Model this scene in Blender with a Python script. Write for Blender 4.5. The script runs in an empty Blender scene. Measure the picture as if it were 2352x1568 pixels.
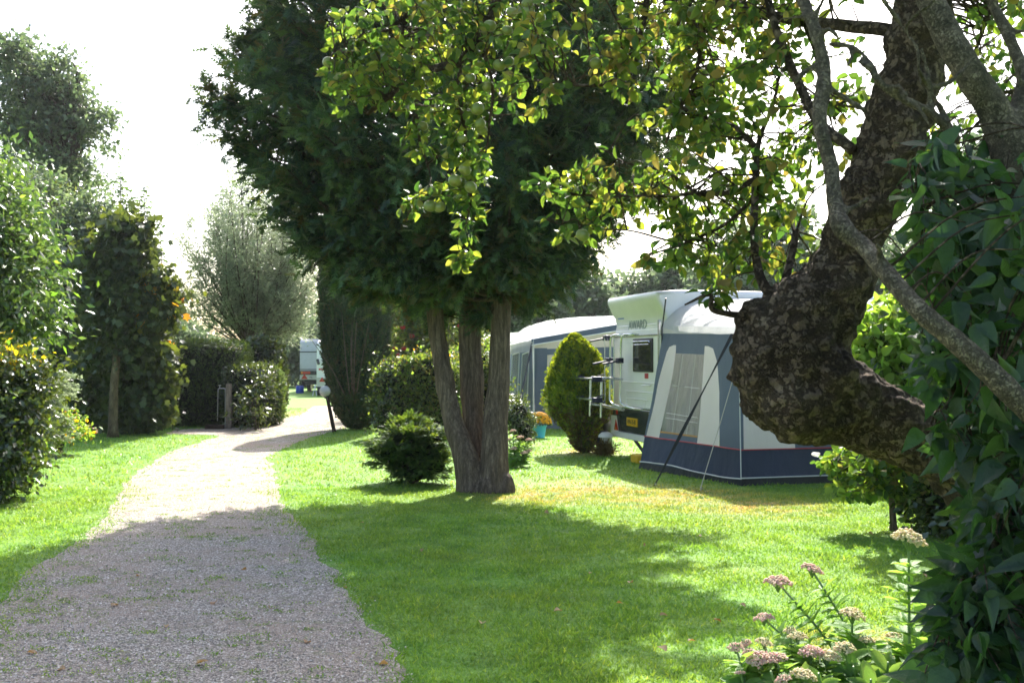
import bpy, bmesh, math, random
import numpy as np
from mathutils import Vector, Matrix, noise as mnoise

# ------------------------------------------------------------------ camera, world, sun, exposure
SC = bpy.context.scene
COL = SC.collection
F_PX, CX, CY, CAM_H = 2400.0, 1176.0, 784.0, 1.6      # photograph measured on a 2352 x 1568 grid
PITCH = math.atan(41 / F_PX)
cam_d = bpy.data.cameras.new('camera')
cam = bpy.data.objects.new('camera', cam_d); COL.objects.link(cam)
cam.location = (0, 0, CAM_H)
cam.rotation_euler = (math.radians(90) + PITCH, 0, 0)
cam_d.sensor_width = 36.0
cam_d.lens = 36.0 * F_PX / 2352.0
cam_d.clip_start = 0.05
cam_d.clip_end = 3000
SC.camera = cam

SUN_EL = math.radians(42)
SUN_SIDE = math.radians(9)                 # sun stands ahead of the camera, a little to the right
world = bpy.data.worlds.new('World'); SC.world = world; world.use_nodes = True
wn = world.node_tree; wn.nodes.clear()
wo = wn.nodes.new('ShaderNodeOutputWorld'); wb = wn.nodes.new('ShaderNodeBackground')
sky = wn.nodes.new('ShaderNodeTexSky'); sky.sky_type = 'NISHITA'; sky.sun_disc = False
sky.sun_elevation = SUN_EL; sky.sun_rotation = SUN_SIDE
sky.air_density = 1.0; sky.dust_density = 3.2; sky.ozone_density = 1.0
wb.inputs['Strength'].default_value = 0.125
wn.links.new(sky.outputs['Color'], wb.inputs['Color']); wn.links.new(wb.outputs[0], wo.inputs['Surface'])
sd = bpy.data.lights.new('sun', 'SUN'); sd.energy = 4.1; sd.angle = math.radians(0.55); sd.color = (1.0, 0.955, 0.88)
so = bpy.data.objects.new('sun', sd); COL.objects.link(so)
so.location = (5, 30, 30)
sdir = Vector((math.sin(SUN_SIDE) * math.cos(SUN_EL), math.cos(SUN_SIDE) * math.cos(SUN_EL), math.sin(SUN_EL)))
so.rotation_euler = (-sdir).to_track_quat('-Z', 'Y').to_euler()
vs = SC.view_settings
vs.view_transform = 'Standard'; vs.look = 'None'; vs.gamma = 1.0; vs.exposure = 1.74
SC.cycles.max_bounces = 7; SC.cycles.diffuse_bounces = 3; SC.cycles.glossy_bounces = 3
SC.cycles.transmission_bounces = 5; SC.cycles.transparent_max_bounces = 8
SC.cycles.sample_clamp_indirect = 6.0
SC.render.film_transparent = False
SC.cycles.filter_width = 1.6

def W(px, py, Y):
    """a point of the 2352 x 1568 photograph grid at ground distance Y, in metres"""
    x = (px - CX) / F_PX; z = (CY - py) / F_PX
    c, s = math.cos(PITCH), math.sin(PITCH)
    dy, dz = c - z * s, s + z * c
    return Vector((x * Y / dy, Y, CAM_H + dz * Y / dy))
def G(px, py):
    x = (px - CX) / F_PX; z = (CY - py) / F_PX
    c, s = math.cos(PITCH), math.sin(PITCH)
    dy, dz = c - z * s, s + z * c
    t = -CAM_H / dz
    return (x * t, dy * t)

# ------------------------------------------------------------------ object helpers
def tag(o, label=None, cat=None, group=None, kind=None):
    if label: o['label'] = label
    if cat: o['category'] = cat
    if group: o['group'] = group
    if kind: o['kind'] = kind
    return o
def empty(name, loc=(0, 0, 0), rz=0.0, label=None, cat=None, group=None):
    o = bpy.data.objects.new(name, None); COL.objects.link(o)
    o.location = loc; o.rotation_euler = (0, 0, rz); o.empty_display_size = 0.2
    return tag(o, label, cat, group)
def link(name, me, mats, parent=None, smooth=False):
    for m in (mats if isinstance(mats, (list, tuple)) else [mats]): me.materials.append(m)
    o = bpy.data.objects.new(name, me); COL.objects.link(o)
    if parent is not None: o.parent = parent
    if smooth: me.polygons.foreach_set('use_smooth', np.ones(len(me.polygons), dtype=bool))
    return o
class Acc:
    """numpy triangle accumulator, built into ONE mesh; world coordinates are moved into the parent's frame"""
    def __init__(s): s.v = []; s.f = []; s.m = []; s.n = 0
    def add(s, v, f, mi=0):
        v = np.asarray(v, dtype=np.float32).reshape(-1, 3); f = np.asarray(f, dtype=np.int64).reshape(-1, 3)
        s.v.append(v); s.f.append(f + s.n); s.m.append(np.full(len(f), mi, dtype=np.int32)); s.n += len(v)
    def build(s, name, mats, parent=None, smooth=False):
        v = np.concatenate(s.v); f = np.concatenate(s.f); mi = np.concatenate(s.m)
        if parent is not None and parent.type == 'EMPTY':
            M = np.array(Matrix.LocRotScale(parent.location, parent.rotation_euler, None).inverted())
            v = v @ M[:3, :3].T.astype(np.float32) + M[:3, 3].astype(np.float32)
        me = bpy.data.meshes.new(name)
        me.vertices.add(len(v)); me.vertices.foreach_set('co', v.astype(np.float32).ravel())
        me.loops.add(len(f) * 3); me.loops.foreach_set('vertex_index', f.astype(np.int32).ravel())
        me.polygons.add(len(f)); me.polygons.foreach_set('loop_start', (np.arange(len(f)) * 3).astype(np.int32))
        me.polygons.foreach_set('material_index', mi)
        me.update(calc_edges=True)
        return link(name, me, mats, parent, smooth)
class PM:
    """polygon collector in the parent's own frame"""
    def __init__(s): s.v = []; s.f = []; s.mi = []
    def poly(s, pts, mi=0):
        b = len(s.v); s.v += [tuple(p) for p in pts]; s.f.append(tuple(range(b, b + len(pts)))); s.mi.append(mi)
    def mesh(s, vs_, fs, mi=0):
        b = len(s.v); s.v += [tuple(p) for p in vs_]
        for f in fs: s.f.append(tuple(i + b for i in f)); s.mi.append(mi)
    def box(s, a, b_, mi=0):
        x0, y0, z0 = a; x1, y1, z1 = b_
        s.mesh([(x0,y0,z0),(x1,y0,z0),(x1,y1,z0),(x0,y1,z0),(x0,y0,z1),(x1,y0,z1),(x1,y1,z1),(x0,y1,z1)],
               [(0,3,2,1),(4,5,6,7),(0,1,5,4),(1,2,6,5),(2,3,7,6),(3,0,4,7)], mi)
    def tube(s, pts, r, n=8, mi=0):
        v, f = tube_geo(pts, r, n); s.mesh([tuple(map(float, p)) for p in v], [tuple(map(int, q)) for q in f], mi)
    def lathe(s, prof, c, n=20, mi=0):
        vs_ = []; fs = []
        for (r, z) in prof:
            for k in range(n):
                a = 2 * math.pi * k / n; vs_.append((c[0] + r * math.cos(a), c[1] + r * math.sin(a), c[2] + z))
        for i in range(len(prof) - 1):
            for k in range(n):
                a, b = i * n + k, i * n + (k + 1) % n; fs.append((a, b, b + n, a + n))
        s.mesh(vs_, fs, mi)
    def build(s, name, mats, parent=None, smooth=False, bevel=0.0, seg=3, thick=0.0, angle=30):
        me = bpy.data.meshes.new(name); me.from_pydata(s.v, [], s.f)
        me.polygons.foreach_set('material_index', np.array(s.mi, dtype=np.int32)); me.update()
        o = link(name, me, mats, parent, smooth)
        if thick: 
            md = o.modifiers.new('solid', 'SOLIDIFY'); md.thickness = thick; md.offset = 0
        if bevel:
            md = o.modifiers.new('bevel', 'BEVEL'); md.width = bevel; md.segments = seg; md.limit_method = 'ANGLE'; md.angle_limit = math.radians(angle)
        if smooth or bevel:
            me.polygons.foreach_set('use_smooth', np.ones(len(me.polygons), dtype=bool))
            try: me.set_sharp_from_angle(angle=math.radians(40))
            except Exception: pass
        return o
def tube_geo(pts, r, n=8, cap=True):
    P = np.array([tuple(p) for p in pts], dtype=float); k = len(P)
    R = np.full(k, r, dtype=float) if np.isscalar(r) else np.array(r, dtype=float)
    T = np.gradient(P, axis=0); T /= np.linalg.norm(T, axis=1)[:, None] + 1e-9
    up = np.array([0, 0, 1.0]) if abs(T[0][2]) < .9 else np.array([1.0, 0, 0])
    N = np.cross(T[0], up); N /= np.linalg.norm(N)
    vs_ = []
    ang = np.arange(n) * 2 * np.pi / n
    for i in range(k):
        N = N - T[i] * N.dot(T[i]); N /= np.linalg.norm(N) + 1e-9
        B = np.cross(T[i], N)
        vs_.append(P[i] + R[i] * (np.cos(ang)[:, None] * N + np.sin(ang)[:, None] * B))
    v = np.concatenate(vs_); f = []
    a = np.arange(n); b = (a + 1) % n
    for i in range(k - 1):
        o = i * n
        f.append(np.stack([o + a, o + b, o + n + b], 1)); f.append(np.stack([o + a, o + n + b, o + n + a], 1))
    if cap:
        v = np.concatenate([v, P[:1], P[-1:]]); c0, c1 = k * n, k * n + 1
        f.append(np.stack([b, a, np.full(n, c0)], 1)); o = (k - 1) * n
        f.append(np.stack([o + a, o + b, np.full(n, c1)], 1))
    return v, np.concatenate(f)
def spline(pts, m=6):
    """Catmull-Rom through rows of any width"""
    P = np.array([tuple(p) for p in pts], dtype=float)
    if len(P) < 3: 
        t = np.linspace(0, 1, m)[:, None]; return P[0] * (1 - t) + P[-1] * t
    Q = np.concatenate([2 * P[:1] - P[1:2], P, 2 * P[-1:] - P[-2:-1]]); out = []
    for i in range(1, len(Q) - 2):
        for t in np.arange(m) / m:
            a, b, c, d = Q[i - 1], Q[i], Q[i + 1], Q[i + 2]
            out.append(.5 * ((2 * b) + (c - a) * t + (2 * a - 5 * b + 4 * c - d) * t * t + (3 * b - a - 3 * c + d) * t ** 3))
    out.append(P[-1]); return np.array(out)

# ------------------------------------------------------------------ materials
def mat_new(name):
    m = bpy.data.materials.new(name); m.use_nodes = True; nt = m.node_tree; nt.nodes.clear()
    out = nt.nodes.new('ShaderNodeOutputMaterial'); return m, nt, out
def ramp(nt, fac, stops):
    r = nt.nodes.new('ShaderNodeValToRGB'); cr = r.color_ramp
    while len(cr.elements) < len(stops): cr.elements.new(0.5)
    for e, (p, c) in zip(cr.elements, stops): e.position = p; e.color = (*c, 1) if len(c) == 3 else c
    if fac is not None: nt.links.new(fac, r.inputs[0])
    return r.outputs[0]
def noise_n(nt, scale, detail=4, rough=.55, vec=None, dist=0.0):
    n = nt.nodes.new('ShaderNodeTexNoise'); n.inputs['Scale'].default_value = scale
    n.inputs['Detail'].default_value = detail; n.inputs['Roughness'].default_value = rough
    n.inputs['Distortion'].default_value = dist
    if vec is not None: nt.links.new(vec, n.inputs['Vector'])
    return n
def coords(nt, kind='Object', scale=None):
    if kind == 'World':
        g = nt.nodes.new('ShaderNodeNewGeometry'); v = g.outputs['Position']
    else:
        t = nt.nodes.new('ShaderNodeTexCoord'); v = t.outputs[kind]
    if scale:
        mp = nt.nodes.new('ShaderNodeMapping'); mp.inputs['Scale'].default_value = scale; nt.links.new(v, mp.inputs['Vector']); v = mp.outputs[0]
    return v
def mixc(nt, fac, a, b, mode='MIX'):
    m = nt.nodes.new('ShaderNodeMix'); m.data_type = 'RGBA'; m.blend_type = mode
    for s, x in ((0, fac), (6, a), (7, b)):
        if isinstance(x, (int, float)): m.inputs[s].default_value = x
        elif isinstance(x, tuple): m.inputs[s].default_value = (*x, 1)
        else: nt.links.new(x, m.inputs[s])
    return m.outputs[2]
def bsdf(nt, out, col=None, rough=.6, metal=0.0, spec=.5, bump=None, bump_s=.3, bump_d=.01, trans=0.0):
    b = nt.nodes.new('ShaderNodeBsdfPrincipled')
    b.inputs['Roughness'].default_value = rough; b.inputs['Metallic'].default_value = metal
    b.inputs['Specular IOR Level'].default_value = spec
    if isinstance(col, tuple): b.inputs['Base Color'].default_value = (*col, 1)
    elif col is not None: nt.links.new(col, b.inputs['Base Color'])
    if bump is not None:
        bp = nt.nodes.new('ShaderNodeBump'); bp.inputs['Strength'].default_value = bump_s; bp.inputs['Distance'].default_value = bump_d
        nt.links.new(bump, bp.inputs['Height']); nt.links.new(bp.outputs[0], b.inputs['Normal'])
    if out is not None: nt.links.new(b.outputs[0], out.inputs['Surface'])
    return b
def mat_leaf(name, cols, tcols=None, mixf=.45, rough=.42, spec=.5, clump=1.2):
    """leaf shader: reflected colour and transmitted colour vary from leaf to leaf"""
    m, nt, out = mat_new(name)
    g = nt.nodes.new('ShaderNodeNewGeometry')
    st = [(i / max(1, len(cols) - 1), c) for i, c in enumerate(cols)]
    n = noise_n(nt, clump, 2, .5, coords(nt, 'World'))
    mr = nt.nodes.new('ShaderNodeMath'); mr.operation = 'MULTIPLY_ADD'
    nt.links.new(n.outputs[0], mr.inputs[0]); mr.inputs[1].default_value = .9; mr.inputs[2].default_value = -.45
    ad = nt.nodes.new('ShaderNodeMath'); ad.operation = 'ADD'; ad.use_clamp = True
    nt.links.new(g.outputs['Random Per Island'], ad.inputs[0]); nt.links.new(mr.outputs[0], ad.inputs[1])
    c = ramp(nt, ad.outputs[0], st)
    tc = [(p, tuple(x)) for p, x in zip([s[0] for s in st], tcols)] if tcols else [(p, (x[0] * 3.2 + .02, x[1] * 2.6, x[2] * .8)) for p, x in st]
    t = ramp(nt, ad.outputs[0], tc)
    vn = noise_n(nt, 55, 3, .6, coords(nt, 'World'))
    b = bsdf(nt, None, c, rough, spec=spec, bump=vn.outputs[0], bump_s=.5, bump_d=.012)
    tr = nt.nodes.new('ShaderNodeBsdfTranslucent'); nt.links.new(t, tr.inputs['Color'])
    mx = nt.nodes.new('ShaderNodeMixShader'); mx.inputs[0].default_value = mixf
    nt.links.new(b.outputs[0], mx.inputs[1]); nt.links.new(tr.outputs[0], mx.inputs[2])
    nt.links.new(mx.outputs[0], out.inputs['Surface']); return m
def mat_bark(name, c1, c2, c3, sc=(9, 9, 2.2), bump=.6, d=.02, vor=9.0):
    m, nt, out = mat_new(name); v = coords(nt, 'Object', sc)
    n1 = noise_n(nt, 1.4, 8, .62, v, .4); n2 = noise_n(nt, 5.5, 7, .65, v)
    vo = nt.nodes.new('ShaderNodeTexVoronoi'); vo.feature = 'DISTANCE_TO_EDGE'; vo.inputs['Scale'].default_value = vor / 5
    vo.inputs['Randomness'].default_value = 1.0
    mp = nt.nodes.new('ShaderNodeMix'); mp.data_type = 'RGBA'; mp.inputs[0].default_value = .42
    nt.links.new(v, mp.inputs[6]); nt.links.new(n2.outputs['Color'], mp.inputs[7]); nt.links.new(mp.outputs[2], vo.inputs['Vector'])
    c = ramp(nt, n1.outputs[0], [(.28, c1), (.5, c2), (.72, c3)])
    n4 = noise_n(nt, 17, 5, .7, v)
    c = mixc(nt, .68, c, ramp(nt, n2.outputs[0], [(.34, (.42, .42, .42)), (.66, (1.3, 1.24, 1.15))]), 'MULTIPLY')
    c = mixc(nt, .6, c, ramp(nt, n4.outputs[0], [(.35, (.45, .45, .45)), (.65, (1.35, 1.3, 1.2))]), 'MULTIPLY')
    c = mixc(nt, .42, c, ramp(nt, vo.outputs[0], [(.0, (.35, .32, .3)), (.14, (.85, .85, .85)), (.4, (1.12, 1.1, 1.08))]), 'MULTIPLY')  # crack shade multiplied into the colour along cell edges
    hh = mixc(nt, .6, n2.outputs[0], ramp(nt, vo.outputs[0], [(0, (0, 0, 0)), (.16, (1, 1, 1))]))
    bsdf(nt, out, c, .92, spec=.15, bump=hh, bump_s=bump, bump_d=d); return m
def mat_plain(name, col, rough=.5, metal=0.0, spec=.5, var=.12, sc=6.0, bump=0.0):
    m, nt, out = mat_new(name); v = coords(nt, 'Object')
    n = noise_n(nt, sc, 5, .6, v)
    c = mixc(nt, 1.0, col, ramp(nt, n.outputs[0], [(.3, (1 - var,) * 3), (.7, (1 + var * .3,) * 3)]), 'MULTIPLY')
    bsdf(nt, out, c, rough, metal, spec, bump=n.outputs[0] if bump else None, bump_s=bump, bump_d=.01); return m
def mat_cloth(name, col, tcol, mixf=.35, wr=.35, stain=.18):
    m, nt, out = mat_new(name); v = coords(nt, 'Object', (1, 1, .45))
    n = noise_n(nt, 2.2, 4, .5, v, .3); n2 = noise_n(nt, 90, 2, .5, coords(nt, 'Object')); n3 = noise_n(nt, 1.1, 5, .6, coords(nt, 'Object'))
    c = mixc(nt, 1.0, col, ramp(nt, n3.outputs[0], [(.3, (1 - stain,) * 3), (.65, (1.0,) * 3)]), 'MULTIPLY')
    h = mixc(nt, .06, n.outputs[0], n2.outputs[0])
    b = bsdf(nt, None, c, .7, spec=.25, bump=h, bump_s=min(1, wr * 1.6), bump_d=.2)
    tr = nt.nodes.new('ShaderNodeBsdfTranslucent'); tr.inputs['Color'].default_value = (*tcol, 1)
    mx = nt.nodes.new('ShaderNodeMixShader'); mx.inputs[0].default_value = mixf
    nt.links.new(b.outputs[0], mx.inputs[1]); nt.links.new(tr.outputs[0], mx.inputs[2]); nt.links.new(mx.outputs[0], out.inputs['Surface']); return m
def mat_vinyl(name, tint=(.66, .68, .64)):
    """creased clear plastic: mostly see-through, cloudier and shinier along its folds"""
    m, nt, out = mat_new(name); v = coords(nt, 'Object', (1.2, 1.2, .30))
    n = noise_n(nt, 5.0, 4, .55, v, 1.2)
    b = bsdf(nt, None, (.30, .31, .30), .10, spec=.9, bump=n.outputs[0], bump_s=1.0, bump_d=.16)
    tr = nt.nodes.new('ShaderNodeBsdfTransparent'); tr.inputs['Color'].default_value = (*tint, 1)
    mx = nt.nodes.new('ShaderNodeMixShader'); nt.links.new(ramp(nt, n.outputs[0], [(.30, (.55, .55, .55)), (.5, (.76, .76, .76)), (.62, (.86, .86, .86)), (.75, (.66, .66, .66))]), mx.inputs[0])
    nt.links.new(b.outputs[0], mx.inputs[1]); nt.links.new(tr.outputs[0], mx.inputs[2]); nt.links.new(mx.outputs[0], out.inputs['Surface']); return m

def lawn_colour(nt):
    p = coords(nt, 'World')
    n1 = noise_n(nt, .55, 4, .6, p); n2 = noise_n(nt, 3.5, 5, .65, p); n3 = noise_n(nt, 28, 3, .6, p)
    c = ramp(nt, n2.outputs[0], [(.3, (.072, .182, .026)), (.5, (.125, .272, .038)), (.7, (.19, .335, .052))])
    c = mixc(nt, ramp(nt, n1.outputs[0], [(.35, (0, 0, 0)), (.7, (.55, .55, .55))]), c, (.17, .24, .035))
    # worn straw-coloured turf round the conifer's foot and between the conifer and the awning
    acc = None
    for (x, y, r) in ((.35, 12.3, 1.1), (1.0, 12.9, 1.3), (1.9, 12.2, 1.5), (1.25, 17.9, 1.0), (-6.2, 30, 2.6), (2.6, 11.4, 1.2), (2.0, 5.6, .8)):
        d = nt.nodes.new('ShaderNodeVectorMath'); d.operation = 'DISTANCE'; nt.links.new(p, d.inputs[0]); d.inputs[1].default_value = (x, y, 0)
        q = nt.nodes.new('ShaderNodeMapRange'); q.inputs[1].default_value = r; q.inputs[2].default_value = r * .2; q.inputs[3].default_value = 0; q.inputs[4].default_value = 1
        nt.links.new(d.outputs['Value'], q.inputs[0])
        if acc is None: acc = q.outputs[0]
        else:
            a = nt.nodes.new('ShaderNodeMath'); a.operation = 'MAXIMUM'; nt.links.new(acc, a.inputs[0]); nt.links.new(q.outputs[0], a.inputs[1]); acc = a.outputs[0]
    mm = nt.nodes.new('ShaderNodeMath'); mm.operation = 'MULTIPLY'; nt.links.new(acc, mm.inputs[0])
    nt.links.new(ramp(nt, n2.outputs[0], [(.38, (.15, .15, .15)), (.62, (1, 1, 1))]), mm.inputs[1])
    c = mixc(nt, mm.outputs[0], c, (.33, .27, .12))
    return c, n3
def make_lawn():
    m, nt, out = mat_new('lawn'); c, n3 = lawn_colour(nt)
    c = mixc(nt, .8, c, ramp(nt, n3.outputs[0], [(.25, (.45, .5, .4)), (.7, (1.15, 1.15, 1.1))]), 'MULTIPLY')
    bsdf(nt, out, c, .8, spec=.2, bump=n3.outputs[0], bump_s=.6, bump_d=.03); return m
def make_blade():
    m, nt, out = mat_new('grass_blade'); c, n3 = lawn_colour(nt)
    g = nt.nodes.new('ShaderNodeNewGeometry')
    c = mixc(nt, .9, c, ramp(nt, g.outputs['Random Per Island'], [(0, (.55, .62, .6)), (.8, (1.15, 1.1, 1.0)), (.93, (1.5, 1.2, 1.1)), (1, (2.2, 1.5, 1.7))]), 'MULTIPLY')
    b = bsdf(nt, None, c, .4, spec=.45)
    tr = nt.nodes.new('ShaderNodeBsdfTranslucent'); nt.links.new(mixc(nt, 1.0, c, (2.0, 1.75, 1.1), 'MULTIPLY'), tr.inputs['Color'])
    mx = nt.nodes.new('ShaderNodeMixShader'); mx.inputs[0].default_value = .5
    nt.links.new(b.outputs[0], mx.inputs[1]); nt.links.new(tr.outputs[0], mx.inputs[2]); nt.links.new(mx.outputs[0], out.inputs['Surface']); return m
def make_gravel():
    m, nt, out = mat_new('gravel'); p = coords(nt, 'World')
    v = nt.nodes.new('ShaderNodeTexVoronoi'); v.inputs['Scale'].default_value = 92; nt.links.new(p, v.inputs['Vector'])
    n1 = noise_n(nt, .9, 5, .6, p); n2 = noise_n(nt, 9, 5, .65, p)
    hs = nt.nodes.new('ShaderNodeSeparateColor'); nt.links.new(v.outputs['Color'], hs.inputs[0])
    c = ramp(nt, hs.outputs[0], [(0, (.13, .115, .092)), (.35, (.245, .21, .175)), (.7, (.385, .335, .28)), (1, (.68, .61, .53))])
    c = mixc(nt, ramp(nt, n1.outputs[0], [(.40, (0, 0, 0)), (.66, (.65, .65, .65))]), c, (.36, .26, .19))
    c = mixc(nt, ramp(nt, n2.outputs[0], [(.54, (0, 0, 0)), (.66, (.6, .6, .6))]), c, (.16, .19, .06))
    bsdf(nt, out, c, .8, spec=.25, bump=v.outputs['Distance'], bump_s=.9, bump_d=.012); return m
def make_pebble():
    m, nt, out = mat_new('pebble'); g = nt.nodes.new('ShaderNodeNewGeometry')
    c = ramp(nt, g.outputs['Random Per Island'], [(0, (.11, .098, .08)), (.35, (.24, .207, .17)), (.65, (.385, .335, .28)), (.88, (.52, .46, .39)), (1, (.78, .72, .64))])
    bsdf(nt, out, c, .6, spec=.4); return m

M = {}
M['lawn'] = make_lawn(); M['blade'] = make_blade(); M['gravel'] = make_gravel(); M['pebble'] = make_pebble()
M['apple_bark'] = mat_bark('apple_bark', (.07, .052, .037), (.125, .092, .065), (.20, .155, .112), (5, 5, 5), 1.0, .03, 34)
M['grey_bark'] = mat_bark('grey_bark', (.08, .075, .045), (.165, .14, .10), (.27, .225, .165), (9, 9, 9), .8, .012, 60)
M['conifer_bark'] = mat_bark('conifer_bark', (.09, .07, .053), (.17, .132, .10), (.28, .225, .17), (18, 18, 2.2), .7, .015, 9)
M['twig'] = mat_bark('twig_bark', (.035, .028, .02), (.08, .062, .045), (.14, .11, .08), (8, 8, 3), .4, .01, 5)
M['young_bark'] = mat_bark('young_bark', (.07, .05, .03), (.16, .13, .08), (.25, .22, .14), (8, 8, 3), .4, .01, 5)
M['core'] = mat_plain('inner_shade_fill', (.012, .016, .008), .95, spec=.05, var=.5, sc=20)  # near-black solid fill: the shade inside the foliage put into its colour
M['apple_leaf'] = mat_leaf('apple_leaf', [(.026, .055, .014), (.035, .07, .015), (.045, .085, .016), (.055, .095, .018), (.07, .105, .02), (.075, .105, .022), (.14, .11, .03)],
    [(.07, .17, .022), (.11, .22, .025), (.16, .29, .03), (.23, .37, .035), (.33, .45, .04), (.44, .51, .045), (.42, .32, .06)], .48, .42, .35)
M['lilac_leaf'] = mat_leaf('lilac_leaf', [(.010, .022, .014), (.014, .030, .016), (.019, .038, .019), (.026, .050, .021)],
    [(.08, .22, .03), (.10, .28, .03), (.14, .34, .035), (.2, .4, .04)], .25, .45, .4)
M['cypress'] = mat_leaf('cypress_needles', [(.012, .034, .021), (.019, .053, .029), (.030, .074, .038), (.046, .102, .046), (.070, .138, .05), (.085, .08, .04)], None, .25, .5, .4, 2.0)
M['column'] = mat_leaf('column_needles', [(.012, .032, .014), (.02, .048, .018), (.035, .075, .022), (.07, .065, .03)], None, .2, .6, .25, 3.0)
M['thuja'] = mat_leaf('thuja_needles', [(.03, .065, .012), (.075, .14, .018), (.14, .21, .024), (.22, .27, .03)], None, .4, .6, .25, 7)
M['thuja_brown'] = mat_leaf('thuja_dry_needles', [(.06, .045, .02), (.10, .075, .03), (.07, .08, .02), (.15, .10, .05)], None, .25, .7, .2, 4)
M['yew'] = mat_leaf('yew_needles', [(.028, .07, .026), (.045, .105, .034), (.075, .15, .042), (.12, .19, .05)], None, .3, .65, .2, 4)
M['alder'] = mat_leaf('alder_leaf', [(.03, .055, .025), (.045, .075, .03), (.075, .105, .045), (.11, .145, .055)], [(.10, .17, .07), (.16, .24, .09), (.22, .31, .12), (.3, .39, .15)], .4, .3, .7, .8)
M['ash'] = mat_leaf('ash_leaf', [(.028, .06, .016), (.045, .095, .02), (.07, .13, .025), (.10, .16, .03)], [(.08, .17, .03), (.13, .24, .04), (.2, .33, .05), (.28, .42, .06)], .36, .2, .9, 1.0)
M['glossy'] = mat_leaf('glossy_leaf', [(.016, .036, .014), (.025, .052, .016), (.038, .075, .019), (.055, .095, .022)], None, .28, .17, .95, 1.5)
M['yellowing'] = mat_leaf('yellowing_leaf', [(.10, .13, .02), (.2, .22, .02), (.32, .28, .02), (.4, .3, .03)], None, .5, .4, .4, 2)
M['maple'] = mat_leaf('maple_leaf', [(.024, .05, .022), (.032, .062, .025), (.045, .08, .028), (.06, .095, .028)], None, .35, .4, .45, 1.2)
M['maple_orange'] = mat_leaf('maple_autumn_leaf', [(.09, .13, .02), (.18, .17, .02), (.34, .2, .03), (.4, .16, .03)], None, .5, .45, .4, 1.5)
M['willow'] = mat_leaf('willow_leaf', [(.10, .13, .075), (.14, .175, .10), (.19, .225, .13), (.26, .29, .17)], [(.25, .33, .17), (.33, .42, .22), (.42, .5, .28), (.5, .58, .34)], .42, .28, .8, .7)
M['bright'] = mat_leaf('bright_leaf', [(.05, .11, .015), (.08, .15, .02), (.11, .19, .025), (.15, .22, .035)], [(.2, .42, .03), (.3, .5, .04), (.4, .6, .05), (.5, .66, .08)], .5, .5, .3, 2)
M['hedge_dark'] = mat_leaf('hedge_needles', [(.022, .055, .016), (.034, .078, .02), (.052, .105, .026), (.075, .13, .03)], None, .3, .55, .3, 1.5)
M['mixed'] = mat_leaf('mixed_hedge_leaf', [(.035, .06, .016), (.055, .085, .02), (.08, .11, .022), (.11, .125, .026), (.13, .10, .03)], [(.10, .18, .03), (.16, .25, .03), (.22, .32, .035), (.32, .38, .04), (.36, .28, .05)], .42, .35, .5, 2)
M['red_leaf'] = mat_leaf('reddening_leaf', [(.12, .12, .02), (.22, .10, .03), (.32, .08, .03), (.25, .2, .03)], None, .5, .45, .4, 5)
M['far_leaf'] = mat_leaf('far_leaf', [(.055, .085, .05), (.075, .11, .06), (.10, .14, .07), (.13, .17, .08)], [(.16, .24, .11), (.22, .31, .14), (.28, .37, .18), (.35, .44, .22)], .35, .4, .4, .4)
M['sedum_leaf'] = mat_leaf('sedum_leaf', [(.08, .16, .05), (.11, .21, .06), (.15, .27, .07), (.19, .31, .08)], [(.26, .5, .06), (.33, .56, .07), (.4, .64, .08), (.46, .68, .1)], .45, .55, .25, 3)
M['sedum_stem'] = mat_plain('sedum_stem', (.16, .26, .08), .45)
def mat_flower(name, cs):
    return mat_leaf(name, cs, [tuple(min(.8, x * 1.15) for x in c) for c in cs], .35, .6, .3, 12)
M['sedum_pink'] = mat_flower('sedum_pink_flower', [(.80, .44, .41), (.86, .56, .50), (.76, .60, .42), (.9, .68, .6)])
M['sedum_pale'] = mat_flower('sedum_pale_flower', [(.78, .68, .38), (.84, .62, .44), (.76, .74, .42), (.88, .72, .54)])
M['mum'] = mat_flower('chrysanthemum_flower', [(.55, .26, .01), (.7, .38, .01), (.78, .48, .02)])
M['fruit'] = None
m_, nt_, out_ = mat_new('apple_skin'); n_ = noise_n(nt_, 6, 4, .6, coords(nt_, 'Object')); o_ = nt_.nodes.new('ShaderNodeObjectInfo')
c_ = ramp(nt_, n_.outputs[0], [(.35, (.13, .17, .03)), (.6, (.2, .22, .045)), (.72, (.27, .16, .06))]); bsdf(nt_, out_, c_, .35, spec=.5); M['fruit'] = m_
M['berry'] = mat_plain('red_berry', (.42, .03, .02), .35)
M['dead_leaf'] = mat_leaf('fallen_leaf_surface', [(.16, .09, .04), (.24, .13, .06), (.32, .22, .12), (.4, .28, .2)], None, .2, .6)
M['van_white'] = mat_plain('caravan_white', (.86, .815, .80), .28, spec=.5, var=.06, sc=3)
M['van_grey'] = mat_plain('caravan_pale_panel', (.55, .53, .55), .4, var=.08)
M['van_beige'] = mat_plain('caravan_beige_panel', (.60, .57, .49), .4, var=.1)
M['van_green'] = mat_plain('caravan_dark_green_band', (.03, .06, .05), .4)
M['chrome'] = mat_plain('aluminium_tube', (.72, .73, .74), .22, metal=.9, var=.05)
M['black'] = mat_plain('black_plastic', (.015, .016, .02), .4, var=.2)
M['navy_black'] = mat_plain('navy_clamp_plastic', (.012, .016, .05), .35, var=.2)
M['dark_glass'] = mat_plain('smoked_glass', (.03, .03, .028), .06, spec=.8, var=.05)
M['smoke_panel'] = mat_plain('smoked_light_panel', (.045, .055, .05), .12, spec=.7, var=.2)
M['red_lens'] = mat_plain('red_lens', (.55, .03, .02), .2)
M['orange_lens'] = mat_plain('orange_lens', (.75, .22, .03), .2)
M['plate'] = mat_plain('yellow_number_plate', (.80, .43, .01), .4, var=.04)
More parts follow.
